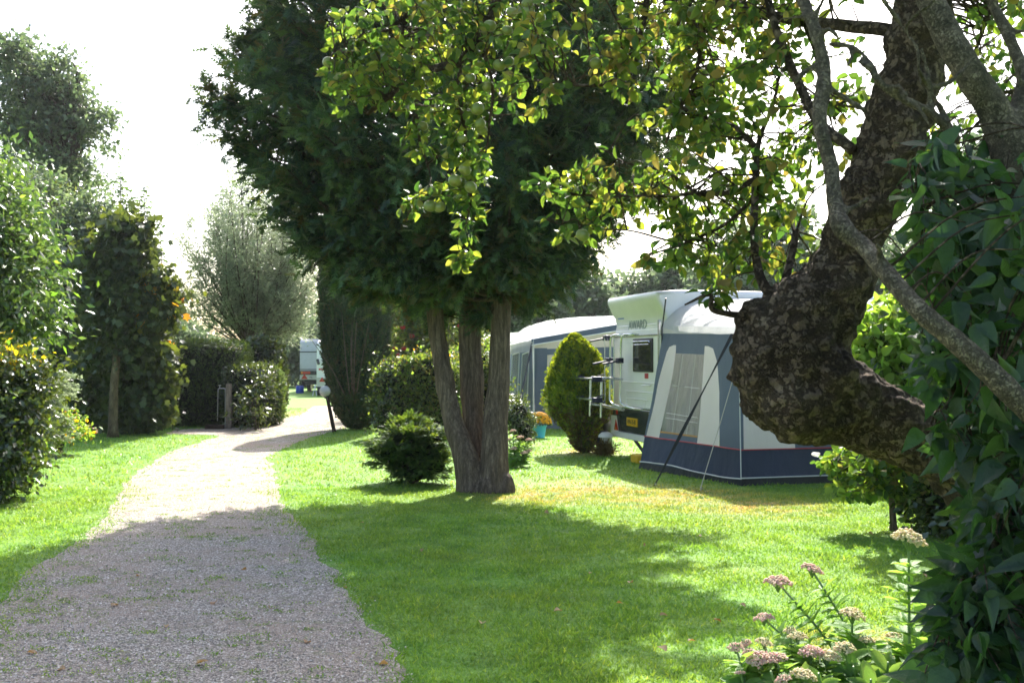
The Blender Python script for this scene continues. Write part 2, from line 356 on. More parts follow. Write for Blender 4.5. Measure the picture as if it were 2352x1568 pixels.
M['ink'] = mat_plain('dark_lettering', (.02, .02, .025), .5)
M['grey_ink'] = mat_plain('grey_lettering', (.30, .33, .35), .4)
M['blue_ink'] = mat_plain('blue_lettering', (.12, .2, .55), .4)
M['iron'] = mat_plain('painted_iron', (.02, .018, .016), .6, var=.3)
M['yellow_plastic'] = mat_plain('yellow_plastic', (.75, .45, .02), .4)
M['blue_plastic'] = mat_plain('blue_plastic', (.02, .06, .40), .4)
M['pot'] = mat_plain('pale_blue_glaze', (.06, .38, .62), .3)
M['white_cloth'] = mat_cloth('white_awning_cloth', (.88, .86, .87), (.92, .9, .9), .6)
M['roof_cloth'] = mat_cloth('awning_roof_cloth', (.72, .73, .74), (.72, .72, .72), .4, .5)
M['blue_cloth'] = mat_cloth('blue_awning_cloth', (.135, .175, .245), (.18, .24, .33), .4, .35, .3)
M['navy_cloth'] = mat_cloth('navy_skirt_cloth', (.055, .075, .125), (.06, .09, .15), .2, .6, .3)
M['mud_flap'] = mat_cloth('grey_mud_flap', (.05, .058, .058), (.03, .03, .03), .1, .8, .4)
M['beige_cloth'] = mat_cloth('beige_gable_cloth', (.56, .53, .48), (.62, .58, .5), .5)
M['vinyl'] = mat_vinyl('clear_vinyl')
M['red_trim'] = mat_plain('red_piping', (.5, .04, .05), .5)
M['white_trim'] = mat_plain('white_piping', (.72, .72, .68), .5)
M['webbing'] = mat_plain('black_webbing', (.012, .016, .02), .6)
M['rope'] = mat_plain('pale_rope', (.5, .47, .38), .8)
M['wood_post'] = mat_bark('weathered_post', (.2, .16, .13), (.34, .28, .24), (.48, .42, .37), (14, 14, 2), .4, .01, 5)
M['dark_wood'] = mat_bark('dark_stained_wood', (.03, .02, .013), (.06, .04, .03), (.1, .07, .05), (14, 14, 2), .4, .01, 5)
M['globe'] = mat_plain('milky_lamp_globe', (.5, .48, .44), .15)
M['steel'] = mat_plain('galvanised_steel', (.5, .5, .5), .35, metal=.8)
M['orange_ribbon'] = mat_plain('amber_hem', (.5, .26, .07), .6)

# ------------------------------------------------------------------ leaf templates (axis +Y, normal +Z, unit length)
def T(v, f): return np.array(v, dtype=np.float32), np.array(f, dtype=np.int64)
LEAF2 = T([(0, 0, 0), (-.3, .5, .10), (.3, .5, .10), (0, 1, -.06)], [(0, 2, 3), (0, 3, 1)])
NARROW2 = T([(0, 0, 0), (-.10, .45, .03), (.10, .45, .03), (0, 1, -.08)], [(0, 2, 3), (0, 3, 1)])
def leaf_hi(w=.36, droop=.18, fold=.10, wave=.0, tip=.96, shape=((.0, .0), (.12, .55), (.3, .93), (.5, 1.0), (.7, .78), (.87, .4), (1.0, 0))):
    v = []; f = []
    for i, (t, s) in enumerate(shape):
        z = -droop * t * t; wv = wave * math.sin(t * 9)
        v += [(-w * s, t, z + fold * s + wv), (0, t, z), (w * s, t, z + fold * s - wv)]
    for i in range(len(shape) - 1):
        a = i * 3
        f += [(a, a + 1, a + 4), (a, a + 4, a + 3), (a + 1, a + 2, a + 5), (a + 1, a + 5, a + 4)]
    return T(v, f)
APPLE_T = [leaf_hi(.30, .15, .10), leaf_hi(.28, .35, .16, .03), leaf_hi(.33, -.08, .06, .04), leaf_hi(.26, .5, .2)]
HEART = ((0, .1), (.03, .62), (.12, .95), (.25, 1.0), (.45, .85), (.65, .55), (.82, .25), (1.0, 0))
LILAC_T = [leaf_hi(.27, .2, .08, .0, shape=HEART), leaf_hi(.25, .42, .14, .02, shape=HEART), leaf_hi(.30, .05, .04, .025, shape=HEART), leaf_hi(.22, .6, .16, .01, shape=HEART)]
SEDUM_T = [leaf_hi(.22, .1, .07, .01), leaf_hi(.24, .22, .10, .012)]
MAPLE = T([(0, 0, 0), (-.42, .12, .05), (-.30, .36, .03), (-.52, .62, .0), (-.18, .66, .05), (0, 1, -.1), (.18, .66, .05), (.52, .62, 0), (.30, .36, .03), (.42, .12, .05), (0, .4, -.02)],
          [(10, 1, 0), (10, 2, 1), (10, 3, 2), (10, 4, 3), (10, 5, 4), (10, 6, 5), (10, 7, 6), (10, 8, 7), (10, 9, 8), (10, 0, 9)])
def frond(n=4, w=.045, sp=.42, droop=.15):
    v = [(-w, 0, 0), (w, 0, 0), (0, 1, -droop)]; f = [(0, 1, 2)]
    for i in range(n):
        t = .10 + .70 * i / max(1, n - 1); L = sp * (1 - .55 * t)
        for s in (-1, 1):
            b = len(v); z = -droop * t * t
            v += [(0, t + 2.2 * w, -droop * (t + 2 * w) ** 2), (s * L * .8, t + L * .75, z - .04)]
            f.append((0 if s < 0 else 1, b, b + 1) if i == 0 else (b - 2 * 2, b, b + 1))
    return T(v, f)
FROND = frond(4, .05, .46); FROND_S = frond(2, .07, .5)

def unit(a): return a / (np.linalg.norm(a, axis=-1, keepdims=True) + 1e-9)
def place(acc, tmpl, pos, d, nrm, size, width=1.0, mi=0):
    pos = np.asarray(pos, dtype=np.float32); N = len(pos)
    if N == 0: return
    d = unit(np.asarray(d, dtype=np.float32)); nrm = np.asarray(nrm, dtype=np.float32)
    x = unit(np.cross(d, nrm)); z = np.cross(x, d)
    tv, tf = tmpl
    s = np.broadcast_to(np.asarray(size, dtype=np.float32), (N,))[:, None, None]
    v = pos[:, None, :] + s * (tv[None, :, 0:1] * width * x[:, None, :] + tv[None, :, 1:2] * d[:, None, :] + tv[None, :, 2:3] * z[:, None, :])
    k = len(tv); f = tf[None] + (np.arange(N) * k)[:, None, None]
    acc.add(v.reshape(-1, 3), f.reshape(-1, 3), mi)
def rdir(rng, n): return unit(rng.normal(size=(n, 3)))

# ------------------------------------------------------------------ ground, path, grass
def noise1(x, seed=0.0, s=1.0): return mnoise.noise(Vector((x * s, seed, seed * .37)))
gm = PM(); gm.poly([(-140, -20, 0), (140, -20, 0), (140, 200, 0), (-140, 200, 0)])
lawn = gm.build('lawn', M['lawn']); lawn['kind'] = 'structure'
LEFT = [(-4.6, 1.0), (-4.2, 3.5), G(-190, 1560), G(-10, 1405), G(62, 1310), G(150, 1262), G(215, 1212), G(268, 1150), G(300, 1098), G(352, 1060), G(400, 1035),
        G(470, 1012), G(500, 1000), G(390, 996), G(420, 986), G(520, 981), G(600, 971), G(690, 951), G(712, 938), G(735, 932), G(860, 931)]
RIGHT = [(.9, 1.0), (.1, 3.2), G(935, 1575), G(880, 1465), G(800, 1368), G(752, 1290), G(700, 1218), G(652, 1168), G(636, 1110), G(624, 1062), G(612, 1052), G(645, 1032),
         G(720, 1003), G(770, 990), G(850, 966), G(905, 952), G(950, 945)]
L_ = spline([(x, y) for x, y in LEFT], 8); R_ = spline([(x, y) for x, y in RIGHT], 8)
ring = np.concatenate([L_, R_[::-1]])
fine = []
for i in range(len(ring)):
    a, b = ring[i], ring[(i + 1) % len(ring)]; d = np.linalg.norm(b - a); k = max(1, int(d / .09))
    if max(a[1], b[1]) > 20: k = max(1, k // 3)
    for j in range(k):
        p = a + (b - a) * j / k; q = Vector((p[0], p[1], 0))
        fine.append((p[0] + .10 * mnoise.noise(q * 2.1) + .05 * mnoise.noise(q * 9), p[1] + .06 * mnoise.noise(q * 7 + Vector((9, 2, 1)))))
PATH = np.array(fine)
pm = PM(); pm.poly([(x, y, .004) for x, y in PATH]); path = pm.build('gravel_path', M['gravel']); path['kind'] = 'structure'
def inside(px, py, poly):
    res = np.zeros(len(px), dtype=bool); n = len(poly); j = n - 1
    for i in range(n):
        xi, yi = poly[i]; xj, yj = poly[j]
        if yi != yj:
            c = ((yi > py) != (yj > py)) & (px < (xj - xi) * (py - yi) / (yj - yi) + xi); res ^= c
        j = i
    return res
rng = np.random.default_rng(5)
def view_points(n, y0, y1, power, wid=.60):
    u = rng.random(n); Y = (y0 ** power + u * (y1 ** power - y0 ** power)) ** (1 / power)
    X = (rng.random(n) * 2 - 1) * Y * wid * .87; return X.astype(np.float32), Y.astype(np.float32)
SOLID = ring[::3]
def grass():
    a = Acc()
    X1, Y1 = view_points(330000, 3.6, 13, 1.0); X2, Y2 = view_points(150000, 13, 34, .6)
    X = np.concatenate([X1, X2]); Y = np.concatenate([Y1, Y2])
    sg = np.array([.05 + .34 * max(0, mnoise.noise(Vector((x * 1.1, y * 1.1, 7.7)))) + (.06 if x < -1.8 else 0) for x, y in zip(X, Y)]); jx = rng.normal(size=len(X)) * sg; jy = rng.normal(size=len(X)) * sg
    keep = ~inside(X + jx, Y + jy, SOLID)
    X, Y = X[keep], Y[keep]; n = len(X)
    h = (.014 + .026 * rng.random(n) ** 1.5) * (1 + (Y > 13) * .35) * np.array([1 + .5 * mnoise.noise(Vector((x * 2.2, y * 2.2, 0))) for x, y in zip(X, Y)])
    d = rdir(rng, n); d[:, 2] = np.abs(d[:, 2]) * .8 + .55; d = unit(d)
    nr = rdir(rng, n); w = .10 + .05 * np.clip(Y / 10, 0, 3)
    tm = T([(-1, 0, 0), (1, 0, 0), (.2, 1, .12)], [(0, 1, 2)])
    x = unit(np.cross(d, nr)); z = np.cross(x, d); tv, tf = tm
    P = np.stack([X, Y, np.zeros(n)], 1)
    v = P[:, None] + h[:, None, None] * (tv[None, :, 0:1] * w[:, None, None] * x[:, None] + tv[None, :, 1:2] * d[:, None] + tv[None, :, 2:3] * z[:, None])
    f = tf[None] + (np.arange(n) * 3)[:, None, None]; a.add(v.reshape(-1, 3), f.reshape(-1, 3))
    return a
o = grass().build('grass', M['blade']); o['kind'] = 'stuff'
# tufts of weed and clover creeping over the gravel
def weeds():
    a = Acc(); X, Y = view_points(9000, 3.9, 32, .8)
    dens = np.array([mnoise.noise(Vector((x * .8, y * .5, 3.1))) for x, y in zip(X, Y)]); lx = np.interp(Y, L_[:60, 1], L_[:60, 0]); edge = np.exp(-np.abs(X - lx) / .5)
    keep = inside(X, Y, SOLID) & (rng.random(len(X)) < np.clip(.13 + .5 * dens + .75 * edge + .25 * np.exp(-((Y - 9.5) / 2.5) ** 2), .02, 1)); X, Y = X[keep], Y[keep]
    n = len(X); per = 26; r = .025 + .06 * rng.random(n) ** 2; px = (X[:, None] + rng.normal(size=(n, per)) * r[:, None] * 1.3).ravel(); py = (Y[:, None] + rng.normal(size=(n, per)) * r[:, None] * .8).ravel(); m = len(px)
    d = rdir(rng, m); d[:, 2] = np.abs(d[:, 2]) * .6 + .15
    place(a, LEAF2, np.stack([px, py, np.full(m, .006)], 1), d, np.tile([0, 0, 1.0], (m, 1)) + .4 * rdir(rng, m), .010 + .014 * rng.random(m), .7); return a
o = weeds().build('path_weeds', M['blade']); o['kind'] = 'stuff'
def pebbles():
    a = Acc(); X, Y = view_points(190000, 3.8, 12, .9); keep = inside(X + rng.normal(size=len(X)) * .06, Y, SOLID); X, Y = X[keep], Y[keep]; n = len(X)
    s = (.0025 + .0055 * rng.random(n) ** 3)[:, None]
    tv = np.array([(1, 0, 0), (0, 1, 0), (-1, 0, 0), (0, -1, 0), (0, 0, .7), (0, 0, -.4)], dtype=np.float32)
    tf = np.array([(0, 1, 4), (1, 2, 4), (2, 3, 4), (3, 0, 4)])
    ang = rng.random(n) * 6.28; c, sn = np.cos(ang), np.sin(ang); st = .6 + .8 * rng.random(n)
    vx = tv[None, :, 0] * st[:, None]; vy = tv[None, :, 1] + 0 * vx; vz = tv[None, :, 2] * (0.6 + .8 * rng.random((n, 1)))
    skew = .35 * rng.normal(size=(n, 6)); vx = vx + skew; vy = vy + .3 * rng.normal(size=(n, 6))
    v = np.stack([(vx * c[:, None] - vy * sn[:, None]) * s + X[:, None], (vx * sn[:, None] + vy * c[:, None]) * s + Y[:, None], vz * s + .006], 2)
    a.add(v.reshape(-1, 3), (tf[None] + (np.arange(n) * 6)[:, None, None]).reshape(-1, 3)); return a
o = pebbles().build('loose_gravel', M['pebble']); o['kind'] = 'stuff'

# ------------------------------------------------------------------ generic foliage
def blob_px(px, py, Y, rx, rz, ry=None):
    c = W(px, py, Y); k = Y / F_PX
    return (c.x, c.y, c.z, rx * k, (ry if ry is not None else rx * k), rz * k)
def clumps(rng, blobs, n, shell=.45):
    B = np.array(blobs); w = (B[:, 3] * B[:, 4] * B[:, 5]) ** .67; w /= w.sum()
    idx = rng.choice(len(B), n, p=w); d = rdir(rng, n); r = 1 - shell * rng.random(n) ** 1.4
    c = B[idx, :3] + d * r[:, None] * B[idx, 3:6]
    return c, d, idx
def fill_leaves(acc, rng, c, out, per, rc, size, tmpl, droop=.3, width=1.0, mi=0, flat=.7, zmin=.02, face=.6):
    n = len(c); rcv = rc * (.6 + .8 * rng.random((n, 1)))
    off = rng.normal(size=(n, per, 3)) * rcv[:, None] * np.array([1, 1, flat])
    p = (c[:, None] + off).reshape(-1, 3); o = np.repeat(out, per, axis=0)
    k = p[:, 2] > zmin; p = p[k]; o = o[k]; m = len(p)
    d = rdir(rng, m) + .7 * o; d[:, 2] -= droop; d = unit(d)
    nr = unit(rdir(rng, m) * .8 + np.array([0, 0, face]) + .3 * o)
    tm = tmpl if isinstance(tmpl, list) else [tmpl]
    g = rng.integers(0, len(tm), m)
    for i, t in enumerate(tm):
        s = g == i; place(acc, t, p[s], d[s], nr[s], size * (.65 + .7 * rng.random(s.sum())), width, mi)
def limbs_to(acc, rng, root, targets, r0, r1, n=7, sag=.0):
    root = np.array(root)
    for t in targets:
        t = np.array(t); L = np.linalg.norm(t - root); mid = (root * .45 + t * .55) + rng.normal(size=3) * L * .07; mid[2] += L * .08
        P = spline([root, mid, t], 5); v, f = tube_geo(P, np.linspace(r0, r1, len(P)), n); acc.add(v, f)
def leafy(name, label, cat, base, blobs, leafmat, n_cl, per, rc, size, tmpl=LEAF2, trunk=None, trunk_r=.12, bark='twig', droop=.3, seed=1,
          width=1.0, group=None, extra=None, crown='crown', limbs=14, shell=.45, flat=.7, zmin=.03, core=None, trunkname='trunk', face=.6):
    rg = np.random.default_rng(seed); e = empty(name, (base[0], base[1], 0), 0, label, cat, group)
    c, d, idx = clumps(rg, blobs, n_cl, shell)
    a = Acc(); fill_leaves(a, rg, c, d, per, rc, size, tmpl, droop, width, 0, flat, zmin, face)
    mats = [M[leafmat]]
    if extra:
        for (mt, frac_n, frac_per, sel) in extra:
            mats.append(M[mt]); ci = c[sel(c)] if sel is not None else c
            di = d[sel(c)] if sel is not None else d
            if len(ci) == 0: continue
            pick = rg.choice(len(ci), min(len(ci), frac_n), replace=False)
            fill_leaves(a, rg, ci[pick], di[pick], frac_per, rc, size, tmpl, droop, width, len(mats) - 1, flat, zmin, face)
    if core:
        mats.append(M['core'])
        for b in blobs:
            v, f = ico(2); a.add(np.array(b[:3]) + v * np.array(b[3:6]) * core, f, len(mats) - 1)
    a.build(crown, mats, e)
    t = Acc()
    if trunk is not None:
        P = spline(trunk, 5); rr = np.linspace(trunk_r, trunk_r * .45, len(P)); rr[0] *= 1.25
        v, f = tube_geo(P, rr, 10); t.add(v, f)
        top = P[-1]; starts = [P[int(len(P) * q)] for q in (.55, .7, .85, .97)]
    else:
        top = np.array([base[0], base[1], 0.02]); starts = [top + np.array([rg.normal() * .08, rg.normal() * .08, 0]) for _ in range(4)]
    if limbs:
        tg = c[rg.choice(len(c), min(limbs, len(c)), replace=False)]
        for i, q in enumerate(tg): limbs_to(t, rg, starts[i % 4], [q], trunk_r * .42, .006, 6)
        # second order twigs
        for q in tg[: max(1, limbs // 2)]:
            near = c[np.argsort(((c - q) ** 2).sum(1))[1:4]]; limbs_to(t, rg, q, near, trunk_r * .12 + .004, .003, 4)
    if t.n: t.build(trunkname, M[bark], e, smooth=True)
    return e
_ico = {}
def ico(s):
    if s not in _ico:
        bm = bmesh.new(); bmesh.ops.create_icosphere(bm, subdivisions=s, radius=1)
        _ico[s] = (np.array([v.co[:] for v in bm.verts]), np.array([[v.index for v in f.verts] for f in bm.faces])); bm.free()
    return _ico[s]
def hedge(name, label, cat, c, dims, rz, leafmat, n, size, tmpl=LEAF2, power=5.0, seed=1, lump=.06, group=None, extra=None, width=1.0, out=.35, partname='foliage'):
    """clipped hedge: leaves through the outer layer of a super-ellipsoid round a solid heart coloured near-black for the inner shade"""
    rg = np.random.default_rng(seed); e = empty(name, (c[0], c[1], 0), rz, label, cat, group)
    D = np.array(dims) / 2
    def surf(d, r):
        q = np.abs(d) ** (2.0 / 1.0); den = (np.abs(d) ** power).sum(1) ** (1 / power); return d / den[:, None] * r[:, None] * D
    d = rdir(rg, n * 2)
    wgt = np.ones(len(d)); p = surf(d, np.ones(len(d)))
    nz = np.array([mnoise.noise(Vector(tuple(q * 1.6)) + Vector((seed, 0, 0))) + .5 * mnoise.noise(Vector(tuple(q * 5))) for q in p])
    r = 1 - .14 * rg.random(len(d)) ** 1.5; p = surf(d, r) + d * (nz * lump + (rg.random(len(d)) < .06) * rg.random(len(d)) * lump * 1.8)[:, None]
    nrm = unit(np.sign(d) * np.abs(p / D) ** (power - 1) / D)
    p[:, 2] += D[2]; k = p[:, 2] > .03; p = p[k][:n]; nrm = nrm[k][:n]; m = len(p)
    ca, sa = math.cos(rz), math.sin(rz); R = np.array([[ca, -sa, 0], [sa, ca, 0], [0, 0, 1]])
    wp = p @ R.T + np.array([c[0], c[1], 0]); wnm = nrm @ R.T
    ld = unit(rdir(rg, m) * .8 + out * wnm + np.array([0, 0, .25])); ln = unit(rdir(rg, m) * .7 + wnm * .7 + np.array([0, 0, .3]))
    a = Acc(); mats = [M[leafmat]]; mi = np.zeros(m, dtype=int)
    if extra:
        for mt, fn in extra: mats.append(M[mt]); mi[fn(p, rg)] = len(mats) - 1
    for i in range(len(mats)):
        s = mi == i; place(a, tmpl, wp[s], ld[s], ln[s], size * (.6 + .8 * rg.random(s.sum())), width, i)
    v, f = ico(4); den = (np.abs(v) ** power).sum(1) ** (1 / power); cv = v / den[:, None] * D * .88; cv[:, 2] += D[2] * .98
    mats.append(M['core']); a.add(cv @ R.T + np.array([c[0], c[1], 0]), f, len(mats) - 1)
    a.build(partname, mats, e); return e

# ------------------------------------------------------------------ three-trunk cypress in the middle
def remeshed(name, mat, tubes, blobs_, voxel, parent, disp, smooth_it=4):
    a = Acc()
    for P, r, n in tubes:
        v, f = tube_geo(P, r, n); a.add(v, f)
    for (c, r) in blobs_:
        v, f = ico(3); a.add(np.array(c) + v * np.array(r), f)
    o = a.build(name + '_raw', mat, parent)
    md = o.modifiers.new('r', 'REMESH'); md.mode = 'VOXEL'; md.voxel_size = voxel; md.use_smooth_shade = True
    s = o.modifiers.new('s', 'SMOOTH'); s.iterations = smooth_it; s.factor = .5
    dg = bpy.context.evaluated_depsgraph_get(); dg.update()
    me = bpy.data.meshes.new_from_object(o.evaluated_get(dg)); bpy.data.objects.remove(o)
    k = len(me.vertices); co = np.zeros(k * 3); me.vertices.foreach_get('co', co); nr = np.zeros(k * 3); me.vertices.foreach_get('normal', nr)
    co = co.reshape(-1, 3); nr = nr.reshape(-1, 3); d = np.array([disp(Vector(tuple(p))) for p in co]); co = co + nr * d[:, None]
    me.vertices.foreach_set('co', co.ravel()); me.update(); me.materials.clear()
    return link(name, me, mat, parent, True)

RH = [2.05, 2.3, 2.65, 2.95, 3.3, 3.8, 4.7, 5.5, 6.2, 7.0, 7.7, 8.3]
RR = [.4, 1.1, 1.5, 1.85, 2.15, 2.45, 2.75, 2.7, 2.35, 1.75, 1.0, .2]
def cyp_r(h, az):
    r = np.interp(h - (.28 * max(0, -math.sin(az)) + .22 * max(0, math.cos(az))) * (h < 3.2), RH, RR) * (1 - .13 * max(0, math.cos(az)) * (h < 4))
    return r * (1 + .10 * math.sin(3 * az + h * 1.7) + .07 * math.sin(7 * az - h * 3.1))
def big_cypress():
    rg = np.random.default_rng(11)
    e = empty('cypress_tree', (-.33, 12.8, 0), 0, 'tall dark cypress with three reddish trunks rising from one foot on the lawn', 'tree')
    def q(px, py, Y, r): c = W(px, py, Y); return (c.x, c.y, c.z, r)
    tr = [[q(1088, 1135, 12.7, .19), q(1068, 1050, 12.75, .155), q(1040, 965, 12.85, .12), q(1021, 873, 12.95, .115), q(1003, 760, 13.0, .10), q(985, 540, 13, .095), q(960, 300, 13, .08), (-1.2, 13, 6.4, .03)],
          [q(1108, 1132, 12.9, .18), q(1100, 1050, 13.0, .13), q(1086, 965, 13.1, .13), q(1084, 873, 13.15, .146), q(1079, 760, 13.15, .132), q(1080, 540, 13.1, .13), q(1090, 300, 13.1, .1), (-.5, 13.1, 7.8, .03)],
          [q(1138, 1132, 12.65, .17), q(1136, 1050, 12.68, .165), q(1138, 965, 12.75, .152), q(1146, 873, 12.8, .135), q(1150, 760, 12.8, .125), q(1158, 540, 12.8, .13), q(1185, 300, 12.8, .1), (.4, 12.8, 6.8, .03)]]
    tubes = []
    for t in tr:
        S = spline(t, 8); tubes.append((S[:, :3], S[:, 3], 20))
    foot = [((-.36, 12.75, .0), (.3, .24, .2)), ((-.58, 12.66, .03), (.10, .11, .24)), ((-.08, 12.6, .03), (.12, .13, .22)), ((-.3, 12.56, .02), (.12, .1, .18))]
    remeshed('trunk', M['conifer_bark'], tubes, foot, .014, e, lambda p: .016 * mnoise.noise(Vector((p.x * 14, p.y * 14, p.z * 1.6))) + .008 * mnoise.noise(Vector((p.x * 40, p.y * 40, p.z * 5))))
    a = Acc(); wood = Acc(); leads = [spline(t, 8) for t in tr]
    P, D, N_, S = [], [], [], []
    def limb(h, az, Rt, first=.34, nb=27, dens=9):
        tipc = np.array([-.55 + .05 * h * 0 + Rt * math.cos(az), 12.9 + Rt * .95 * math.sin(az), h])
        ld = leads[rg.integers(0, 3)] if Rt < 1.2 else min(leads, key=lambda L_: abs(L_[-20, 0] - tipc[0] * .5) + rg.random())
        hs = max(2.3, h - .42 * Rt - .3 * rg.random()); s0 = ld[np.argmin(np.abs(ld[:, 2] - hs)), :3]
        L = np.linalg.norm(tipc - s0); mid = s0 * .5 + tipc * .5; mid[2] += .02 * L; mid += rg.normal(size=3) * .1
        C = spline([s0, mid, tipc], 8); v, f = tube_geo(C, np.linspace(.03, .006, len(C)), 5); wood.add(v, f)
        out = unit(tipc - s0)
        for b in range(nb):
            t = first + (1 - first) * (b + rg.random()) / nb; k = min(len(C) - 2, int(t * (len(C) - 1))); p0 = C[k] + (C[k + 1] - C[k]) * rg.random()
            bd = unit(out * (.5 + .5 * t) + rg.normal(size=3) * .55 + np.array([0, 0, .08])); bl = (.34 + .3 * rg.random()) * (1.15 - .45 * t)
            for j in range(dens):
                u = (j + .4) / dens; pp = p0 + bd * bl * u + np.array([0, 0, -.10 * u * u]) + rg.normal(size=3) * .015
                dd = unit(bd * .8 + rg.normal(size=3) * .5 + np.array([0, 0, -.15])); P.append(pp); D.append(dd); N_.append(rg.normal(size=3) * .5 + np.array([0, 0, 1.0])); S.append(.10 + .10 * rg.random())
    for i in range(400):
        h = np.interp(rg.random(), [0, .25, .8, 1], [2.05, 3.2, 6.6, 8.3]); az = rg.random() * 2 * math.pi; h = h + (.3 if (h < 2.7 and (math.sin(az) < -.2 or math.cos(az) > .3)) else 0)
        limb(h, az, cyp_r(h, az) * (1.0 if rg.random() < .6 else .55 + .4 * rg.random()) * (.93 + .12 * rg.random()))
    # outstanding pointed branches on the left, seen against the sky
    for (px, py, Rl) in ((495, 235, 3.6), (520, 225, 3.5), (505, 255, 3.55), (530, 305, 3.4), (545, 130, 3.3), (575, 90, 3.2), (610, 60, 3.1), (570, 350, 3.2), (600, 400, 3.1), (620, 20, 3.0), (640, 480, 2.8), (600, 140, 3.1)):
        c = W(px, py, 12.8); Rt = abs(c.x + .55); 
        for q_ in range(2): limb(c.z - .04 + .08 * rg.random(), math.pi + rg.normal() * .06, Rt * (.98 + .03 * rg.random()), .5, 24, 9)
    P, D, N_, S = map(np.array, (P, D, N_, S))
    lo = np.where(P[:, 0] < -1.7, 2.02, np.where(P[:, 1] < 12.6, 2.50, 2.28)) + np.array([.55 * mnoise.noise(Vector((p[0] * 2.2, p[1] * 2.2, 0))) for p in P]) + .08 * rg.normal(size=len(P)); keep = P[:, 2] > lo
    P, D, N_, S = P[keep], D[keep], N_[keep], S[keep]
    place(a, FROND, P, D, N_, S, 1.0)
    a.build('foliage', [M['cypress']], e); wood.build('branches', M['twig'], e)
big_cypress()

# ------------------------------------------------------------------ left side, near to far
def sel_all(c): return np.ones(len(c), bool)
gx, gy = G(0, 1150)
leafy('glossy_shrub', 'glossy sunlit shrub with a golden top cut by the left edge of the photo', 'shrub', (-6.5, 11.9),
      [blob_px(-20, 1000, 11.9, 110, 120, .7), blob_px(-60, 900, 12, 140, 110, .7), blob_px(-30, 1090, 11.7, 70, 80, .5), blob_px(20, 880, 12.2, 80, 70, .5), blob_px(-120, 1050, 11.9, 130, 130, .8)],
      'glossy', 430, 60, .13, .075, seed=21, extra=[('yellowing', 30, 26, lambda c: (c[:, 2] > 1.5) & (c[:, 0] < -5.6)), ('bright', 100, 12, None)], limbs=18, trunk_r=.06, core=.45, crown='foliage', trunkname='stems')
# feathery grey-green plant and the reddening plant at its foot
def wisps():
    e = empty('feathery_shrub', (-7.6, 16.6, 0), 0, 'feathery grey-green shrub with arching wisps behind the glossy shrub', 'shrub'); rg = np.random.default_rng(3); a = Acc(); s = Acc()
    c0 = W(95, 905, 16.6)
    P, D, S = [], [], []
    for i in range(120):
        az = rg.random() * 6.28; L = .35 + .35 * rg.random(); b = np.array([c0.x + .1 * rg.normal() - .2, 16.6 + .12 * rg.normal(), .1 + 1.05 * rg.random()])
        tip = b + np.array([math.cos(az) * L, math.sin(az) * L * .8, .12 + .2 * rg.random()]); C = spline([b, (b + tip) / 2 + [0, 0, .16], tip], 5)
        v, f = tube_geo(C, np.linspace(.006, .002, len(C)), 4); s.add(v, f)
        for q in C[3:]:
            for k in range(6): P.append(q + rg.normal(size=3) * .02); D.append(unit(tip - b) + rg.normal(size=3) * .5); S.append(.06 + .04 * rg.random())
    v, f = tube_geo([(c0.x - .2, 16.6, 0), (c0.x - .2, 16.6, 1.1)], .03, 6); s.add(v, f)
    place(a, FROND_S, P, D, rdir(rg, len(P)) + [0, 0, .8], S); a.build('foliage', M['willow'], e); s.build('stems', M['twig'], e)
wisps()
leafy('reddening_shrub', 'low shrub with red and yellow leaves on the lawn edge below the feathery shrub', 'shrub', (-7.6, 17.6), [blob_px(125, 960, 17.6, 42, 42, .35), blob_px(165, 985, 17.6, 35, 22, .3), blob_px(110, 1005, 17.4, 35, 22, .3)],
      'bright', 70, 22, .08, .07, seed=8, extra=[('red_leaf', 30, 9, None), ('yellowing', 20, 5, None)], limbs=16, trunk_r=.02, crown='foliage', trunkname='stems')
# ash-like tree hanging in from the left edge
leafy('ash_tree', 'bright leafy tree with silvery sunlit leaves filling the left edge of the photo', 'tree', (-8.6, 14.5),
      [blob_px(-70, 600, 14.5, 130, 170, 1.3), blob_px(10, 650, 14.8, 95, 110, 1.0), blob_px(-75, 470, 14.5, 90, 110, 1.1), blob_px(-5, 520, 14.8, 75, 90, .9), blob_px(50, 745, 15, 60, 45, .5), blob_px(-30, 770, 14.4, 70, 50, .6), blob_px(-45, 380, 14.8, 50, 60, .6)],
      'ash', 620, 36, .2, .12, NARROW2, trunk=[(-8.6, 14.5, 0), (-8.5, 14.5, 1.8), (-8.3, 14.5, 3.6), (-8.2, 14.5, 5.2)], trunk_r=.13, seed=31, width=2.2, extra=[('bright', 120, 10, None)], droop=.45, limbs=30)
leafy('dark_tree', 'dark dense tree behind the left hedges under the alder', 'tree', (-9.6, 25.5),
      [blob_px(140, 720, 25.5, 90, 110, 1.0), blob_px(70, 640, 26, 110, 150, 1.2), blob_px(180, 600, 26, 90, 110, 1.1), blob_px(60, 500, 27, 100, 120, 1.2), blob_px(200, 520, 26, 60, 70, .8)],
      'alder', 650, 50, .26, .13, trunk=[(-9.9, 25.8, 0), (-9.9, 25.8, 2.2), (-9.8, 25.8, 4.2)], trunk_r=.13, seed=32, limbs=24, extra=[('maple', 200, 20, None)])
